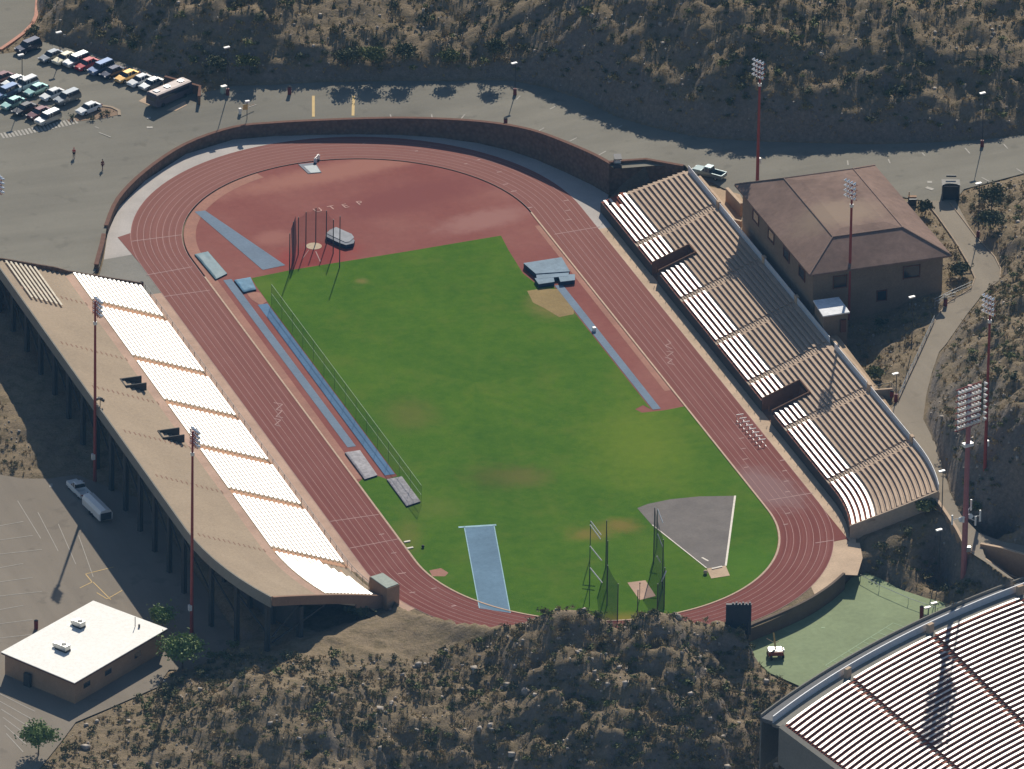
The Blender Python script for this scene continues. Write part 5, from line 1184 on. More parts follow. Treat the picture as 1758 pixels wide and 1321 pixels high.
# ------------------------------------------------------------------ vehicles
PAINT = {}
def paint(nm, c, metal=.3):
    if nm not in PAINT:
        m = NM('car_paint_' + nm, .28, metal, .5); m.col(c); m.b.inputs['Coat Weight'].default_value = .6; m.b.inputs['Coat Roughness'].default_value = .12; PAINT[nm] = m.m
    return PAINT[nm]
def loft(mb, secs):
    """secs: (x, halfwidth_bottom, halfwidth_top, zbottom, ztop)"""
    rr = [[(x, -wb, z0), (x, -wb, z0 + (z1 - z0) * .55), (x, -wt, z1), (x, wt, z1), (x, wb, z0 + (z1 - z0) * .55), (x, wb, z0)] for x, wb, wt, z0, z1 in secs]
    return mb.rings(rr, True, True)
def make_vehicle(kind, name, label, cat, loc, rz, pm, group):
    t = thing(name, label, cat, loc, rz, group); body, glass, roof = MB(), MB(), MB()
    if kind == 'sedan':
        L = 2.3; loft(body, [(L, .62, .5, .35, .6), (L - .12, .8, .68, .25, .72), (1.1, .88, .8, .22, .86), (-1.3, .88, .8, .22, .92), (-2.1, .84, .7, .25, .9), (-L, .7, .6, .35, .75)])
        cab = [(1.0, .78, .72, .84), (.35, .76, .62, 1.36), (-.95, .76, .62, 1.38), (-1.75, .76, .7, .9)]
    elif kind == 'suv':
        L = 2.4; loft(body, [(L, .72, .6, .4, .75), (L - .15, .88, .78, .3, .95), (1.2, .93, .86, .28, 1.05), (-2.2, .93, .86, .28, 1.08), (-L, .88, .8, .35, 1.0)])
        cab = [(1.15, .84, .8, 1.02), (.55, .84, .7, 1.68), (-1.95, .84, .7, 1.7), (-2.35, .84, .78, 1.05)]
    else:
        L = 2.75; loft(body, [(L, .78, .66, .45, .85), (L - .15, .92, .82, .35, 1.0), (1.1, .96, .9, .32, 1.08), (-.55, .96, .92, .32, 1.08)])
        for s in (-1, 1): body.box((-1.65, s * .88, .75), (2.2, .14, .66))
        body.box((-2.7, 0, .72), (.12, 1.9, .6)); body.box((-1.65, 0, .48), (2.15, 1.66, .14))
        cab = [(1.0, .86, .8, 1.06), (.45, .86, .72, 1.72), (-.45, .86, .72, 1.74), (-.6, .86, .8, 1.08)]
    rr = [[(x, -w0 if i in (0, 3) else -w1, z) , (x, w0 if i in (0, 3) else w1, z)] for i, (x, w0, w1, z) in enumerate(cab)]
    # glasshouse: windscreen, back light and sides as one dark shell; painted roof on top
    v = []
    for i, (x, w0, w1, z) in enumerate(cab): w = w0 if i in (0, 3) else w1; v += [(x, -w, z), (x, w, z)]
    glass.add(v, [(0, 2, 3, 1), (4, 6, 7, 5), (0, 6, 4, 2), (1, 3, 5, 7)])
    x1, x2 = cab[1][0], cab[2][0]; wr_ = cab[1][2]; zr = cab[1][3]
    roof.rings([[(x1 + .12, -wr_ - .03, zr - .05), (x1 + .12, -wr_ + .12, zr + .06), (x1 + .12, wr_ - .12, zr + .06), (x1 + .12, wr_ + .03, zr - .05)], [(x2 - .15, -wr_ - .03, zr - .03), (x2 - .15, -wr_ + .12, zr + .08), (x2 - .15, wr_ - .12, zr + .08), (x2 - .15, wr_ + .03, zr - .03)]], True, True)
    b = body.build('body', pm, t); glass.build('windows', MT['glass'], t); roof.build('roof', pm, t)
    for s in (-1, 1):
        m_ = MB(); 
        for sx in (-.3, .35): m_.box((sx, s * (cab[0][1] - .03), (cab[0][3] + zr) / 2), (.07, .07, zr - cab[0][3]))
        m_.build('pillars', pm, t)
    wb = 1.38 if kind != 'pickup' else 1.7
    for sx in (-1, 1):
        for sy in (-1, 1):
            w = MB(); w.tube((sx * wb, sy * .72, .33), (sx * wb, sy * .92, .33), .33, n=14); o = w.build('wheel', MT['black'], t); h = MB(); h.tube((sx * wb, sy * .9, .33), (sx * wb, sy * .94, .33), .18, n=10); h.build('rim', MT['galv'], o)
    for sy in (-.6, .6):
        h = MB(); h.box((L - .04, sy, .66 if kind == 'sedan' else .84), (.1, .34, .16)); h.build('headlight', MT['lampwhite'], t)
        h = MB(); h.box((-L - .0, sy * 1.1, .72 if kind == 'sedan' else .88), (.08, .26, .2)); h.build('tail_light', simple('tail_lamp', srgb(150, 20, 16), .3) if 'tail_lamp' not in bpy.data.materials else bpy.data.materials['tail_lamp'], t)
    return t
wht, sil, gry, nvy, blk = paint('white', srgb(236, 236, 232), 0), paint('silver', srgb(190, 194, 194), .7), paint('grey', srgb(110, 116, 122), .6), paint('navy', srgb(28, 36, 60), .4), paint('black', srgb(22, 24, 28), .2)
red, mar, gold, beige, crm, teal, blg = paint('red', srgb(180, 34, 34), .1), paint('maroon', srgb(84, 24, 32), .3), paint('gold', srgb(206, 164, 92), .5), paint('beige', srgb(198, 176, 150), .4), paint('cream', srgb(232, 222, 190), .1), paint('teal', srgb(130, 170, 166), .5), paint('blue_grey', srgb(88, 108, 140), .5)
HD = rad(27 + 180); gA, gB, gC = 'cars in the row at the foot of the dark hill', 'cars in the middle row of the parking lot', 'cars in the row beside the striped edge'
VL = [
    ('suv', 'parked_suv', 'dark blue suv parked alone near the pink kerb of the upper road', 'suv', 48, 82, nvy, 'lone cars'),
    ('sedan', 'parked_car', 'dark grey sedan at the upper end of the row under the dark hill', 'car', 88, 97, gry, gA), ('sedan', 'parked_car', 'cream sedan between the grey sedan and the silver van under the hill', 'car', 111, 101, crm, gA), ('suv', 'parked_suv', 'silver van parked between the cream sedan and the red car', 'van', 131, 106, sil, gA),
    ('sedan', 'parked_car', 'bright red car in the row under the hill', 'car', 149, 111, red, gA), ('suv', 'parked_suv', 'blue grey suv parked next to the red car', 'suv', 173, 119, blg, gA), ('sedan', 'parked_car', 'dark navy car between the blue grey suv and the gold car', 'car', 193, 125, nvy, gA), ('sedan', 'parked_car', 'gold car in the row under the hill', 'car', 218, 132, gold, gA), ('sedan', 'parked_car', 'white car parked next to the gold car', 'car', 240, 139, wht, gA), ('sedan', 'parked_car', 'silver car at the bus end of the row under the hill', 'car', 260, 145, sil, gA),
    ('sedan', 'parked_car', 'dark maroon car at the picture edge in the middle row', 'car', 2, 135, mar, gB), ('sedan', 'parked_car', 'silver grey car parked above the white suv in the middle row', 'car', 24, 141, sil, gB), ('suv', 'parked_suv', 'white suv at the lamp post in the middle row', 'suv', 43, 147, wht, gB), ('sedan', 'parked_car', 'pale teal car next to the white suv in the middle row', 'car', 62, 155, teal, gB), ('sedan', 'parked_car', 'white sedan between the pale teal car and the charcoal car', 'car', 90, 163, wht, gB), ('suv', 'parked_suv', 'charcoal suv at the end of the middle row', 'suv', 115, 170, gry, gB),
    ('suv', 'parked_suv', 'blue grey van at the picture edge between the two rows', 'van', 10, 161, blg, gB), ('sedan', 'parked_car', 'shiny teal sedan in the row beside the striped edge', 'car', 22, 178, teal, gC), ('sedan', 'parked_car', 'black car in the row beside the striped edge', 'car', 42, 188, blk, gC), ('sedan', 'parked_car', 'maroon car half hidden behind the silver suv', 'car', 67, 195, mar, gC), ('suv', 'parked_suv', 'silver suv at the end of the row beside the striped edge', 'suv', 82, 205, sil, gC),
    ('sedan', 'parked_car', 'white sedan standing alone by the planting strip', 'car', 152, 187, wht, 'lone cars')]
for kind, nm, lab, cat, px, py, pm, g in VL:
    p = UN(px, py + 5); make_vehicle(kind, nm, lab, cat, (p.x, p.y, p.z + .03), HD + random.uniform(-.03, .03), pm, g)
p = UN(1217, 303); make_vehicle('pickup', 'pickup_truck', 'grey pickup truck parked on the road above the plank bench stand', 'pickup', (p.x, p.y, p.z + .03), rad(130), paint('grey_green', srgb(120, 136, 138), .5), None)
p = U(135, 846, -1.5); make_vehicle('pickup', 'pickup_truck', 'white pickup truck in the shade behind the pale stand', 'pickup', (p.x, p.y, p.z + .02), rad(97), wht, None)
p = U(167, 884, -1.5); tr = thing('cargo_trailer', 'long white trailer with rounded roof behind the white pickup', 'trailer', p, rad(97))
mb = MB(); mb.rings([[(x, -1.05, .55), (x, -1.1, 1.6), (x, -.8, 2.1), (x, 0, 2.3), (x, .8, 2.1), (x, 1.1, 1.6), (x, 1.05, .55)] for x in (-3.2, 3.2)], True, True); mb.build('body', MT['lampwhite'], tr)
mb = MB(); mb.box((-3.23, 0, 1.2), (.05, 1.8, 1.2)); mb.build('rear_door', MT['darkmetal'], tr)
for sx in (-.5, .4):
    for sy in (-1, 1): mb = MB(); mb.tube((sx, sy * .85, .35), (sx, sy * 1.08, .35), .35, n=12); mb.build('wheel', MT['black'], tr)
mb = MB(); mb.tube((3.2, 0, .6), (4.2, 0, .6), .07); mb.build('hitch', MT['darkmetal'], tr)
# bus at the stone bay
p = UN(290, 172); bus = thing('parked_bus', 'long dark sided bus with pale roof parked inside the low stone wall', 'bus', (p.x, p.y, p.z + .03), HD)
mb = MB(); loft(mb, [(4.6, 1.15, 1.0, .5, 2.5), (4.4, 1.25, 1.15, .35, 2.8), (-4.5, 1.25, 1.15, .35, 2.85), (-4.65, 1.2, 1.1, .5, 2.7)]); mb.build('body', simple('bus_side', srgb(96, 90, 96), .4), bus)
mb = MB(); mb.rings([[(x, -1.12, 2.84), (x, -.8, 2.98), (x, .8, 2.98), (x, 1.12, 2.84)] for x in (4.3, 1, -2, -4.5)], True, True); mb.build('roof', simple('bus_roof', srgb(190, 172, 164), .5), bus)
for sx in (3.2, .5, -3.0): mb = MB(); mb.box((sx, 0, 3.06), (1.0, .9, .18)); mb.build('roof_hatch', MT['lampwhite'] if sx > 1 else MT['galv'], bus)
mb = MB()
for s in (-1, 1): mb.box((0, s * 1.22, 2.0), (7.6, .06, .7))
mb.build('windows', MT['glass'], bus); mb = MB(); mb.box((4.6, 0, 1.9), (.08, 1.9, .9)); mb.build('windscreen', MT['glass'], bus); bus.scale = (.88, 1, .82)
for sx in (-2.8, 2.9):
    for sy in (-1, 1): mb = MB(); mb.tube((sx, sy * 1.0, .45), (sx, sy * 1.28, .45), .45, n=14); mb.build('wheel', MT['black'], bus)
# golf cart by the wall corner
p = UN(1060, 287); g = thing('golf_cart', 'dark covered golf cart parked by the wall corner on the road', 'golf cart', p, rad(75))
mb = MB(); loft(mb, [(1.2, .5, .45, .3, .6), (.9, .6, .55, .25, .8), (.3, .6, .55, .25, .5), (-.3, .6, .55, .25, .85), (-1.2, .6, .55, .3, .9)]); mb.build('body', MT['board'], g)
mb = MB(); mb.box((-.1, 0, 1.85), (2.0, 1.2, .1)); mb.build('canopy', MT['board'], g)
for sx in (-1.0, .8):
    for sy in (-.5, .5): mb = MB(); mb.tube((sx, sy, .7), (sx * .9, sy, 1.85), .04, n=5); mb.build('canopy_post', MT['darkmetal'], g)
mb = MB(); mb.box((-.4, 0, 1.05), (.15, 1.1, .5)); mb.build('seat', MT['lampwhite'], g)
for sx in (-.8, .8):
    for sy in (-1, 1): mb = MB(); mb.tube((sx, sy * .45, .25), (sx, sy * .62, .25), .25, n=12); mb.build('wheel', MT['black'], g)
# red utility cart with a yellow mast on the court
p = U(1331, 1129, -2.5); u = thing('mast_cart', 'red cart with a yellow mast and folding arms on the green court', 'cart', p, 0)
mb = MB(); mb.box((0, 0, 1.0), (2.3, 1.9, .55), -.2, .95); mb.build('body', simple('cart_red', srgb(140, 56, 36), .5), u)
mb = MB(); mb.box((0, .1, 1.32), (2.0, 1.5, .1), -.2); mb.build('deck', MT['galv'], u)
for s in (-1, 1): mb = MB(); mb.box((s * 1.12, -.25 - s * .2, 1.35), (.16, .9, .34), -.2); mb.build('fender', MT['lampwhite'], u)
mb = MB(); mb.tube((-.06, 0, 1.3), (.02, 1.2, 3.6), .09, .06, 8); mb.tube((.1, 0, 1.3), (.18, 1.2, 3.5), .07, .05, 8); mb.build('mast', MT['paint_y'], u)
for a_, b_ in (((0, .5, 2.2), (-1.1, .9, 2.9)), ((.1, .5, 2.2), (.7, .6, 2.3)), ((-.2, -.2, 1.4), (-.9, -.5, 1.5)), ((.2, -.2, 1.4), (1.0, -.6, 1.4))): mb = MB(); mb.tube(a_, b_, .06, n=6); mb.build('folding_arm', MT['concrete'], u)
for sx in (-1, 1):
    for sy in (-.7, .6): mb = MB(); mb.tube((sx * .8, sy, .42), (sx * 1.05, sy, .42), .42, n=12); mb.build('wheel', MT['black'], u)

# ------------------------------------------------------------------ people
def person(label, loc, rz, top, legs, hair):
    """one continuous skinned body; shirt, trousers and hair are its children"""
    J = {'hip': (0, 0, .93), 'chest': (0, .01, 1.22), 'neck': (0, 0, 1.45), 'jaw': (0, .02, 1.54), 'head': (0, .02, 1.64), 'crown': (0, 0, 1.74)}
    R = {'hip': .15, 'chest': .15, 'neck': .058, 'jaw': .075, 'head': .095, 'crown': .06}
    E = [('hip', 'chest'), ('chest', 'neck'), ('neck', 'jaw'), ('jaw', 'head'), ('head', 'crown')]
    for s, n in ((-1, 'l'), (1, 'r')):
        st = .16 * s
        J.update({n + 'sh': (s * .19, 0, 1.39), n + 'el': (s * .25, -.02 - st * .4, 1.12), n + 'wr': (s * .25, .06 - st * .8, .88), n + 'hd': (s * .24, .08 - st, .79), n + 'hj': (s * .1, 0, .86), n + 'kn': (s * .11, .03 + st * .6, .49), n + 'an': (s * .11, st * 1.2, .08), n + 'to': (s * .12, st * 1.2 + .17, .04)})
        R.update({n + 'sh': .066, n + 'el': .047, n + 'wr': .033, n + 'hd': .03, n + 'hj': .095, n + 'kn': .062, n + 'an': .044, n + 'to': .035})
        E += [('chest', n + 'sh'), (n + 'sh', n + 'el'), (n + 'el', n + 'wr'), (n + 'wr', n + 'hd'), ('hip', n + 'hj'), (n + 'hj', n + 'kn'), (n + 'kn', n + 'an'), (n + 'an', n + 'to')]
        for f in range(4):
            a = (f - 1.5) * .016; k = n + 'f%d' % f; J[k] = (s * .235, .09 - st + a, .79 - .09 + .008 * abs(f - 1.5)); R[k] = .009; E.append((n + 'hd', k))
        k = n + 'th'; J[k] = (s * .205, .135 - st, .75); R[k] = .01; E.append((n + 'hd', k))
    def skin(name, keys, grow, mat, parent):
        ks = [k for k in J if k in keys]; ix = {k: i for i, k in enumerate(ks)}
        me = bpy.data.meshes.new(name); me.from_pydata([J[k] for k in ks], [(ix[a], ix[b]) for a, b in E if a in ix and b in ix], []); o = bpy.data.objects.new(name, me); COL.objects.link(o)
        o.modifiers.new('s', 'SKIN'); o.modifiers.new('u', 'SUBSURF').levels = 1
        for k, i in ix.items(): r_ = R[k] * grow; me.skin_vertices[0].data[i].radius = (r_, r_)
        me.skin_vertices[0].data[0].use_root = True
        dg = bpy.context.evaluated_depsgraph_get(); m2 = bpy.data.meshes.new_from_object(o.evaluated_get(dg)); COL.objects.unlink(o); bpy.data.objects.remove(o)
        m2.materials.clear(); m2.materials.append(mat); q = bpy.data.objects.new(name, m2); COL.objects.link(q)
        if parent is not None: q.parent = parent
        return q
    p = skin('person', set(J), 1.0, simple('skin', srgb(190, 140, 110), .6) if 'skin' not in bpy.data.materials else bpy.data.materials['skin'], None)
    p.location = loc; p.rotation_euler = (0, 0, rz); tag(p, label, 'person')
    skin('shirt', {'hip', 'chest', 'lsh', 'rsh', 'lel', 'rel'}, 1.14, top, p); skin('trousers', {'hip', 'lhj', 'rhj', 'lkn', 'rkn', 'lan', 'ran'}, 1.18, legs, p)
    mb = MB(); mb.ball((0, -.015, 1.69), .105, 10, 6, .9); mb.build('hair', hair, p)
    mb = MB(); mb.ball((0, .115, 1.63), .018, 6, 4); mb.build('nose', bpy.data.materials['skin'], p)
    return p
dk = simple('dark_cloth', srgb(44, 36, 44)); rd = simple('red_cloth', srgb(186, 40, 40)); mr_ = simple('maroon_cloth', srgb(96, 30, 44)); hb = simple('dark_hair', srgb(40, 30, 26))
person('person in a red top and dark trousers walking across the parking lot', UN(127, 271), rad(160), rd, dk, rd)
person('person in maroon clothes walking on the lot near the curved wall', UN(176, 291), rad(200), mr_, mr_, hb)
# ------------------------------------------------------------------ vegetation
def leafcloud(n, rx, ry, rz, size, rng, flat=.0, lumps=7):
    """leaf quads gathered in clumps through a crown's volume"""
    c = rng.normal(size=(lumps, 3)); c /= np.linalg.norm(c, axis=1)[:, None]; c *= rng.uniform(.25, .78, (lumps, 1)); c[:, 2] = np.abs(c[:, 2]) * .9 - .15
    k = rng.integers(0, lumps, n); p = c[k] + rng.normal(size=(n, 3)) * rng.uniform(.16, .34, (lumps, 1))[k]
    p = p * np.array([rx, ry, rz]); s = size * rng.uniform(.55, 1.35, n)
    a = rng.normal(size=(n, 3)); a /= np.linalg.norm(a, axis=1)[:, None]; b = np.cross(a, rng.normal(size=(n, 3))); b /= np.linalg.norm(b, axis=1)[:, None]
    a = a * s[:, None]; b = b * (s * .62)[:, None]
    v = np.stack([p - a, p - b * .9, p + a, p + b * .9], 1).reshape(-1, 3); f = np.arange(4 * n).reshape(n, 4); return v, f
rng = np.random.default_rng(5)
SH = []
for k in range(9):
    n = [76, 84, 64, 80, 90, 60, 74, 82, 78][k]; v, f = leafcloud(n, .66, .66, .42, .13, rng, lumps=8); v[:, 2] += .34; v[:, 2] = np.maximum(v[:, 2], -.12)
    me = bpy.data.meshes.new('shrub_%d' % k); me.from_pydata(v.tolist(), [], f.tolist()); me.materials.append([MT['shrubA'], MT['shrubB'], MT['shrubC'], MT['shrubA'], MT['shrubD'], MT['shrubC'], MT['shrubB'], MT['shrubD'], MT['shrubA']][k]); SH.append((me, v, f))
# sites: random over the hills, denser towards the cuttings and gullies
N0 = 90000; su = rng.uniform(-100, 110, N0); sv = rng.uniform(-150, 185, N0); sx = 5.3 + su * E1[0] + sv * E2[0]; sy = -2.4 + su * E1[1] + sv * E2[1]
pre = np.zeros(N0, bool); zz, dd = TZ(sx, sy, True); pp = proj(np.stack([sx, sy, zz], 1))
inside = (pp[:, 0] > -40) & (pp[:, 0] < 1800) & (pp[:, 1] > -40) & (pp[:, 1] < 1360) & (dd > .9)
dens = .5 + .8 * fbm(sx, sy, 9, 77, 3); slope = np.hypot(TZ(sx + .8, sy) - zz, TZ(sx, sy + .8) - zz) / .8
prob = np.clip(.13 + .5 * (dens - .42) + .32 * np.clip(slope - .12, 0, 1.2), .06, .9)
north = pp[:, 1] < 330; prob = np.where(north, prob * .9, prob); front = (pp[:, 1] > 1020) & (pp[:, 0] > 250) & (pp[:, 0] < 1380); prob = np.where(front, np.clip(prob * 1.5 + .06, 0, .95), prob)
yard = (pp[:, 0] > 1250) & (pp[:, 0] < 1660) & (pp[:, 1] > 310) & (pp[:, 1] < 700); prob = np.where(yard, prob * .35, prob)
# keep the house, stands and open yards clear
hx = (sx > HX0 - .5) & (sx < HX1 + .5) & (sy > HY0 - .5) & (sy < HY1 + .5); wband = (((sx < -38) & (sy > -55) & (sy < 46) & (sx > -74)) | ((sy <= -55) & (sy > -84) & (np.hypot(sx, sy + HL) < 66) & (sx < 0))) | ((np.where(sy > -HL, sx, np.hypot(sx, sy + HL)) > 36.4) & (np.where(sy > -HL, sx, np.hypot(sx, sy + HL)) < 56) & (sx > 30) & (sy > -72.5) & (sy < 60)) | ((np.hypot(sx - BX, sy - BY) > BR - 40) & (np.hypot(sx - BX, sy - BY) < BR + 6) & (sx > 4.5) & (sy < -84))
ok = inside & (rng.uniform(size=N0) < prob) & ~hx & ~wband
# spacing
order = np.flatnonzero(ok); cell = {}; keep = []
for i in order:
    key = (int(sx[i] // .85), int(sy[i] // .85))
    if key in cell: continue
    cell[key] = 1; keep.append(i)
keep = np.array(keep)
size = rng.gamma(2.6, .22, len(keep)) + .28; size = np.clip(size, .3, 2.0); kind = rng.integers(0, 9, len(keep)); ang = rng.uniform(0, 2 * PI, len(keep))
wet = (np.abs(pp[keep, 1] - 100) < 90) & (rng.uniform(size=len(keep)) < .3); kind = np.where(wet, 1, kind)
infr = (pp[keep, 0] > 6) & (pp[keep, 0] < 1750) & (pp[keep, 1] > 6) & (pp[keep, 1] < 1312)
big_ix = [i for i in np.argsort(-size) if infr[i]][:296]; bigset = set(int(i) for i in big_ix)
def where_label(px, py):
    if py < 330 and px < 620: return 'on the dark bank above the parked cars and road', 'shrubs on the bank above the parked cars'
    if py < 330 and px < 1060: return 'on the sandy hill across the road from the yellow bars', 'shrubs on the sandy hill across the road'
    if py < 330: return 'on the high hill behind the brown roofed house', 'shrubs on the high hill behind the house'
    if px > 1380 and py < 1040: return 'on the slope beside the winding footpath', 'shrubs on the slopes beside the footpath'
    if px < 620: return 'on the pale sandy slope near the white roofed building', 'shrubs on the pale slope near the white roof'
    return 'on the steep rocky hill below the track bend', 'shrubs on the rocky hill below the track'
KN = ['olive', 'dark green', 'dry straw coloured', 'olive', 'fresh green', 'dry straw coloured', 'dark green', 'fresh green', 'olive']
first = {}
for i in big_ix:
    j = keep[i]; k = int(kind[i]); wl_, gl_ = where_label(*pp[j]); lab = KN[k] + ' desert shrub ' + wl_
    o = bpy.data.objects.new('desert_shrub', SH[k][0]); COL.objects.link(o); s = size[i] * 1.05
    o.location = (sx[j], sy[j], zz[j] - .05); o.rotation_euler = (0, 0, ang[i]); o.scale = (s, s, s * rng.uniform(.8, 1.2)); tag(o, lab, 'shrub', KN[k] + ' ' + gl_)
def merged(name, mats, sel, protos, label, scale=1.0, sink=.05):
    Vs = {m: [] for m in mats}; Fs = {m: [] for m in mats}; off = {m: 0 for m in mats}
    for i in sel:
        j = keep[i]; me, v, f = protos[int(kind[i]) % len(protos)]; c_, s_ = math.cos(ang[i]), math.sin(ang[i]); s = size[i] * scale
        w = np.empty_like(v); w[:, 0] = (v[:, 0] * c_ - v[:, 1] * s_) * s + sx[j]; w[:, 1] = (v[:, 0] * s_ + v[:, 1] * c_) * s + sy[j]; w[:, 2] = v[:, 2] * s + zz[j] - sink
        m = me.materials[0].name; Vs[m].append(w); Fs[m].append(f + off[m]); off[m] += len(v)
    out = []
    for m in mats:
        if Vs[m]: out.append((np.concatenate(Vs[m]), np.concatenate(Fs[m]), m))
    V = np.concatenate([o[0] for o in out]); F = []; MI = []; b = 0
    for mi, (v, f, m) in enumerate(out): F.append(f + b); b += len(v); MI += [mi] * len(f)
    ob = np_mesh(name, V, np.concatenate(F), bpy.data.materials[out[0][2]])
    for _, _, m in out[1:]: ob.data.materials.append(bpy.data.materials[m])
    ob.data.polygons.foreach_set('material_index', np.array(MI, dtype=np.int32)); ob['kind'] = 'stuff'; ob['label'] = label; ob['category'] = 'shrubs'; return ob
mats = [MT[k].name for k in ('shrubA', 'shrubB', 'shrubC', 'shrubD')]
rest = [i for i in range(len(keep)) if i not in bigset]
merged('desert_scrub', mats, rest, SH, 'small desert shrubs scattered over the hills around the track')
# dry grass tufts and stones
NT = 60000; tu = rng.uniform(-100, 110, NT); tv = rng.uniform(-150, 185, NT); tx = 5.3 + tu * E1[0] + tv * E2[0]; ty = -2.4 + tu * E1[1] + tv * E2[1]; tz, td = TZ(tx, ty, True)
hx = (tx > HX0) & (tx < HX1) & (ty > HY0) & (ty < HY1); tr_ = np.where(ty > -HL, tx, np.hypot(tx, ty + HL)); wband = (((tx < -38) & (ty > -55) & (ty < 46) & (tx > -72)) | ((ty <= -55) & (ty > -84) & (np.hypot(tx, ty + HL) < 65) & (tx < 0))) | ((tr_ > 36.4) & (tr_ < 55) & (tx > 30) & (ty > -72.5) & (ty < 60))
q = proj(np.stack([tx, ty, tz], 1)); okk = (td > .5) & ~hx & ~wband & (q[:, 0] > -30) & (q[:, 0] < 1790) & (q[:, 1] > -30) & (q[:, 1] < 1350)
tx, ty, tz, q = tx[okk], ty[okk], tz[okk], q[okk]; n = len(tx); half = int(n * .74)
g = 7; base = np.stack([tx[:half], ty[:half], tz[:half] - .03], 1); s = rng.uniform(.14, .5, half)
d = rng.normal(size=(half, g, 3)) * .55; d[:, :, 2] = 1; tip = base[:, None] + d * s[:, None, None]; side = np.cross(d, rng.normal(size=(half, g, 3))); side /= np.linalg.norm(side, axis=2)[..., None]; side *= (s * .16)[:, None, None]
bb = base[:, None] + rng.normal(size=(half, g, 3)) * (s * .3)[:, None, None] * np.array([1, 1, 0]); V = np.stack([bb - side, bb + side, tip + side * .3, tip - side * .3], 2).reshape(-1, 3)
og = np_mesh('dry_grass', V, np.arange(len(V)).reshape(-1, 4), simple('dry_grass_blade', srgb(168, 146, 100), .9, var=.3)); og['kind'] = 'stuff'; og['label'] = 'dry grass tufts between the shrubs'; og['category'] = 'grass'
cube = np.array([(-1, -1, -1), (1, -1, -1), (1, 1, -1), (-1, 1, -1), (-1, -1, 1), (1, -1, 1), (1, 1, 1), (-1, 1, 1)], float); cf = np.array([(0, 3, 2, 1), (4, 5, 6, 7), (0, 1, 5, 4), (1, 2, 6, 5), (2, 3, 7, 6), (3, 0, 4, 7)])
rx_, ry_, rz_, rq = tx[half:], ty[half:], tz[half:], q[half:]; m = len(rx_); rs = rng.gamma(1.6, .055, m) + .05
nearh = (rq[:, 1] > 1040) & (rq[:, 0] > 640) & (rq[:, 0] < 1360); crest = nearh & (rq[:, 1] < 1140); rs *= np.where(crest, 1.7, np.where(nearh, 1.5, 1.0)); rs = np.clip(rs, .05, .85)
sc = rng.uniform(.5, 1.1, (m, 1, 3)) * rs[:, None, None]; V = cube[None] * rng.uniform(.55, 1.1, (m, 8, 1)) * sc
t = rng.uniform(0, 2 * PI, m); c_, s_ = np.cos(t)[:, None], np.sin(t)[:, None]; V = np.stack([V[..., 0] * c_ - V[..., 1] * s_, V[..., 0] * s_ + V[..., 1] * c_, V[..., 2]], 2) + np.stack([rx_, ry_, rz_ + rs * .15], 1)[:, None]
F = (cf[None] + (np.arange(m) * 8)[:, None, None]).reshape(-1, 4); orr = np_mesh('rocks', V.reshape(-1, 3), F, MT['rock']); orr['kind'] = 'stuff'; orr['label'] = 'loose pale stones on the hillsides'; orr['category'] = 'rocks'
# trees: forked tapered trunk and leaf crowns
def tree(name, label, cat, loc, h, r, seed, leaf='leafA', n=900, group=None, size=.25, squat=.75):
    t = thing(name, label, cat, loc, 0, group); rg = np.random.default_rng(seed); mb = MB(); th = h * .42
    mb.tube((0, 0, -.3), (.05, .03, th), .05 * h * .5, .035 * h * .5, 8)
    for k in range(6):
        a = 2 * PI * k / 6 + rg.uniform(-.3, .3); e = (r * .62 * math.cos(a), r * .62 * math.sin(a), h * rg.uniform(.6, .86)); mb.tube((.05, .03, th * .86), e, .022 * h * .5, .008 * h, 6)
    mb.build('trunk', MT['bark'], t); v, f = leafcloud(n, r, r, h * .36 * squat / .75, size, rg, lumps=13); v[:, 2] += h * .66
    o = np_mesh('crown', v, f, MT[leaf]); o.parent = t; return t
tree('shade_tree', 'green shade tree standing at the corner of the white roofed building', 'tree', U(313, 1148, -1.5), 5.6, 3.0, 1, n=3200)
tree('shade_tree', 'green tree leaning over the far corner of the white roof', 'tree', U(278, 1086, -1.5), 4.0, 2.3, 2, n=1900)
tree('shade_tree', 'loose green tree on the verge at the lower corner of the parking lot', 'tree', U(66, 1296, -1.5), 5.0, 2.6, 3, n=2300)
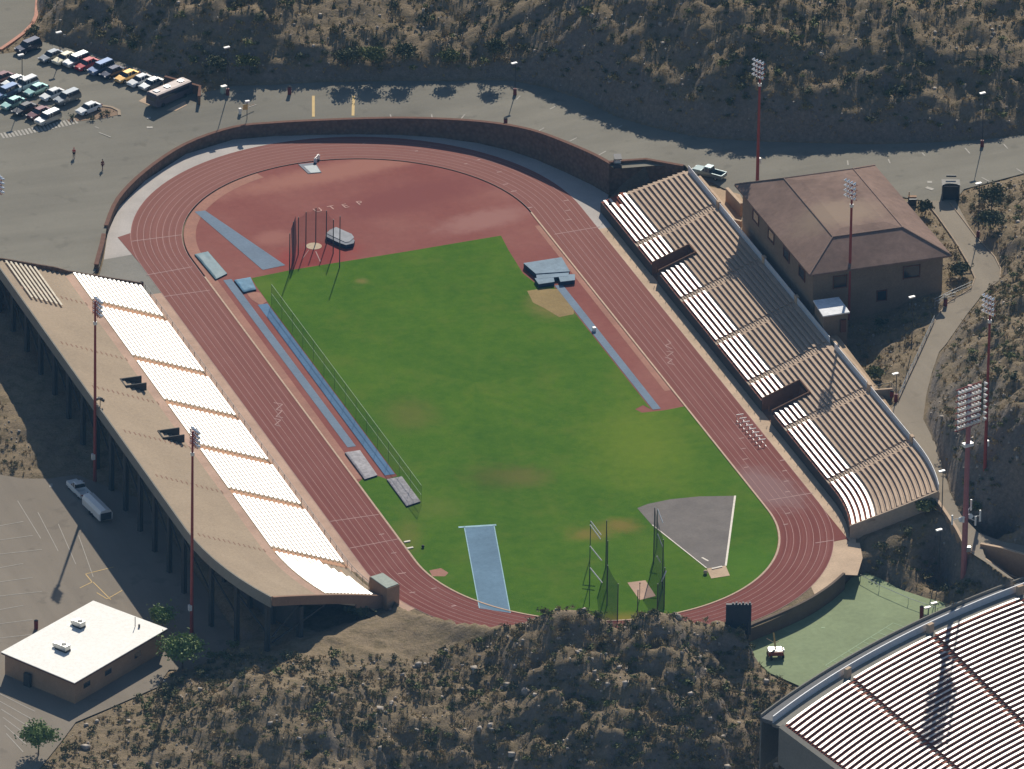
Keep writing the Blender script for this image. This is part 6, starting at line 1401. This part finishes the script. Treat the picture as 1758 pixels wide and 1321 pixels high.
hl = [('bushy dark tree at the foot of the hill left of the upper barrel', 428, 122, 3.0, 2.0), ('dark bush tree on the bank above the bus bay', 372, 124, 2.6, 1.8), ('large dark green tree between the yellow road bars', 596, 122, 3.0, 2.2), ('dark green tree over the road beside the second yellow bar', 640, 124, 3.2, 2.4), ('dark tree at the road edge past the yellow bars', 694, 124, 2.8, 2.1), ('upright green tree on the sandy hill above the road', 848, 106, 4.2, 1.7), ('smaller dark tree in the shade above the road', 770, 112, 2.6, 1.7),
      ('large dark green bush beside the lamp post at the footpath', 1702, 362, 4.2, 2.6), ('second dark green bush below the lamp post by the footpath', 1700, 396, 3.0, 2.0), ('green bush in the yard beside the path barrel', 1503, 655, 2.2, 1.6), ('dark bush at the yard end of the handrail', 1648, 478, 2.4, 1.8), ('dry bush beside the brown roof along the footpath', 1588, 370, 2.4, 1.3), ('dark bush at the top end of the slope by the plank stand', 1588, 884, 2.4, 1.7), ('green bush against the lower wall of the pale stand corner', 612, 1064, 2.4, 1.7)]
for i, (l, px, py, h, r) in enumerate(hl):
    p = UN(px, py, lambda x, y: np.atleast_1d(TZ(x, y))); p.z = float(TZ(p.x, p.y)); tree('hill_tree', l, 'tree', p, h, r, 20 + i, 'shrubB' if i % 3 else 'shrubD', 1000, 'trees and tall bushes on the hills', .24)
for k, (px, py) in enumerate(((124, 204), (157, 207), (174, 200), (185, 197))):
    p = UN(px, py); o = bpy.data.objects.new('planted_shrub', SH[1][0]); COL.objects.link(o); o.location = (p.x, p.y, p.z); o.scale = (1.1, 1.1, 1.2); o.rotation_euler = (0, 0, k * 1.3); tag(o, 'small dark shrub in the planting strip by the lone white sedan', 'shrub', 'shrubs in the planting strip')

# ------------------------------------------------------------------ the clear but long stretch of air between the lens and the place
hz = MB(); hz.box((-300, -800, 505), (4200, 4600, 1090)); hm = bpy.data.materials.new('thin_air'); hm.use_nodes = True; ht = hm.node_tree
for n_ in list(ht.nodes):
    if n_.type != 'OUTPUT_MATERIAL': ht.nodes.remove(n_)
pvn = ht.nodes.new('ShaderNodeVolumePrincipled'); pvn.inputs['Color'].default_value = (.22, .56, 1, 1); pvn.inputs['Density'].default_value = 2.5e-5
ht.links.new(pvn.outputs[0], [n_ for n_ in ht.nodes if n_.type == 'OUTPUT_MATERIAL'][0].inputs['Volume'])
ho = hz.build('haze', hm); ho['kind'] = 'stuff'
print('SHRUBS', len(keep))
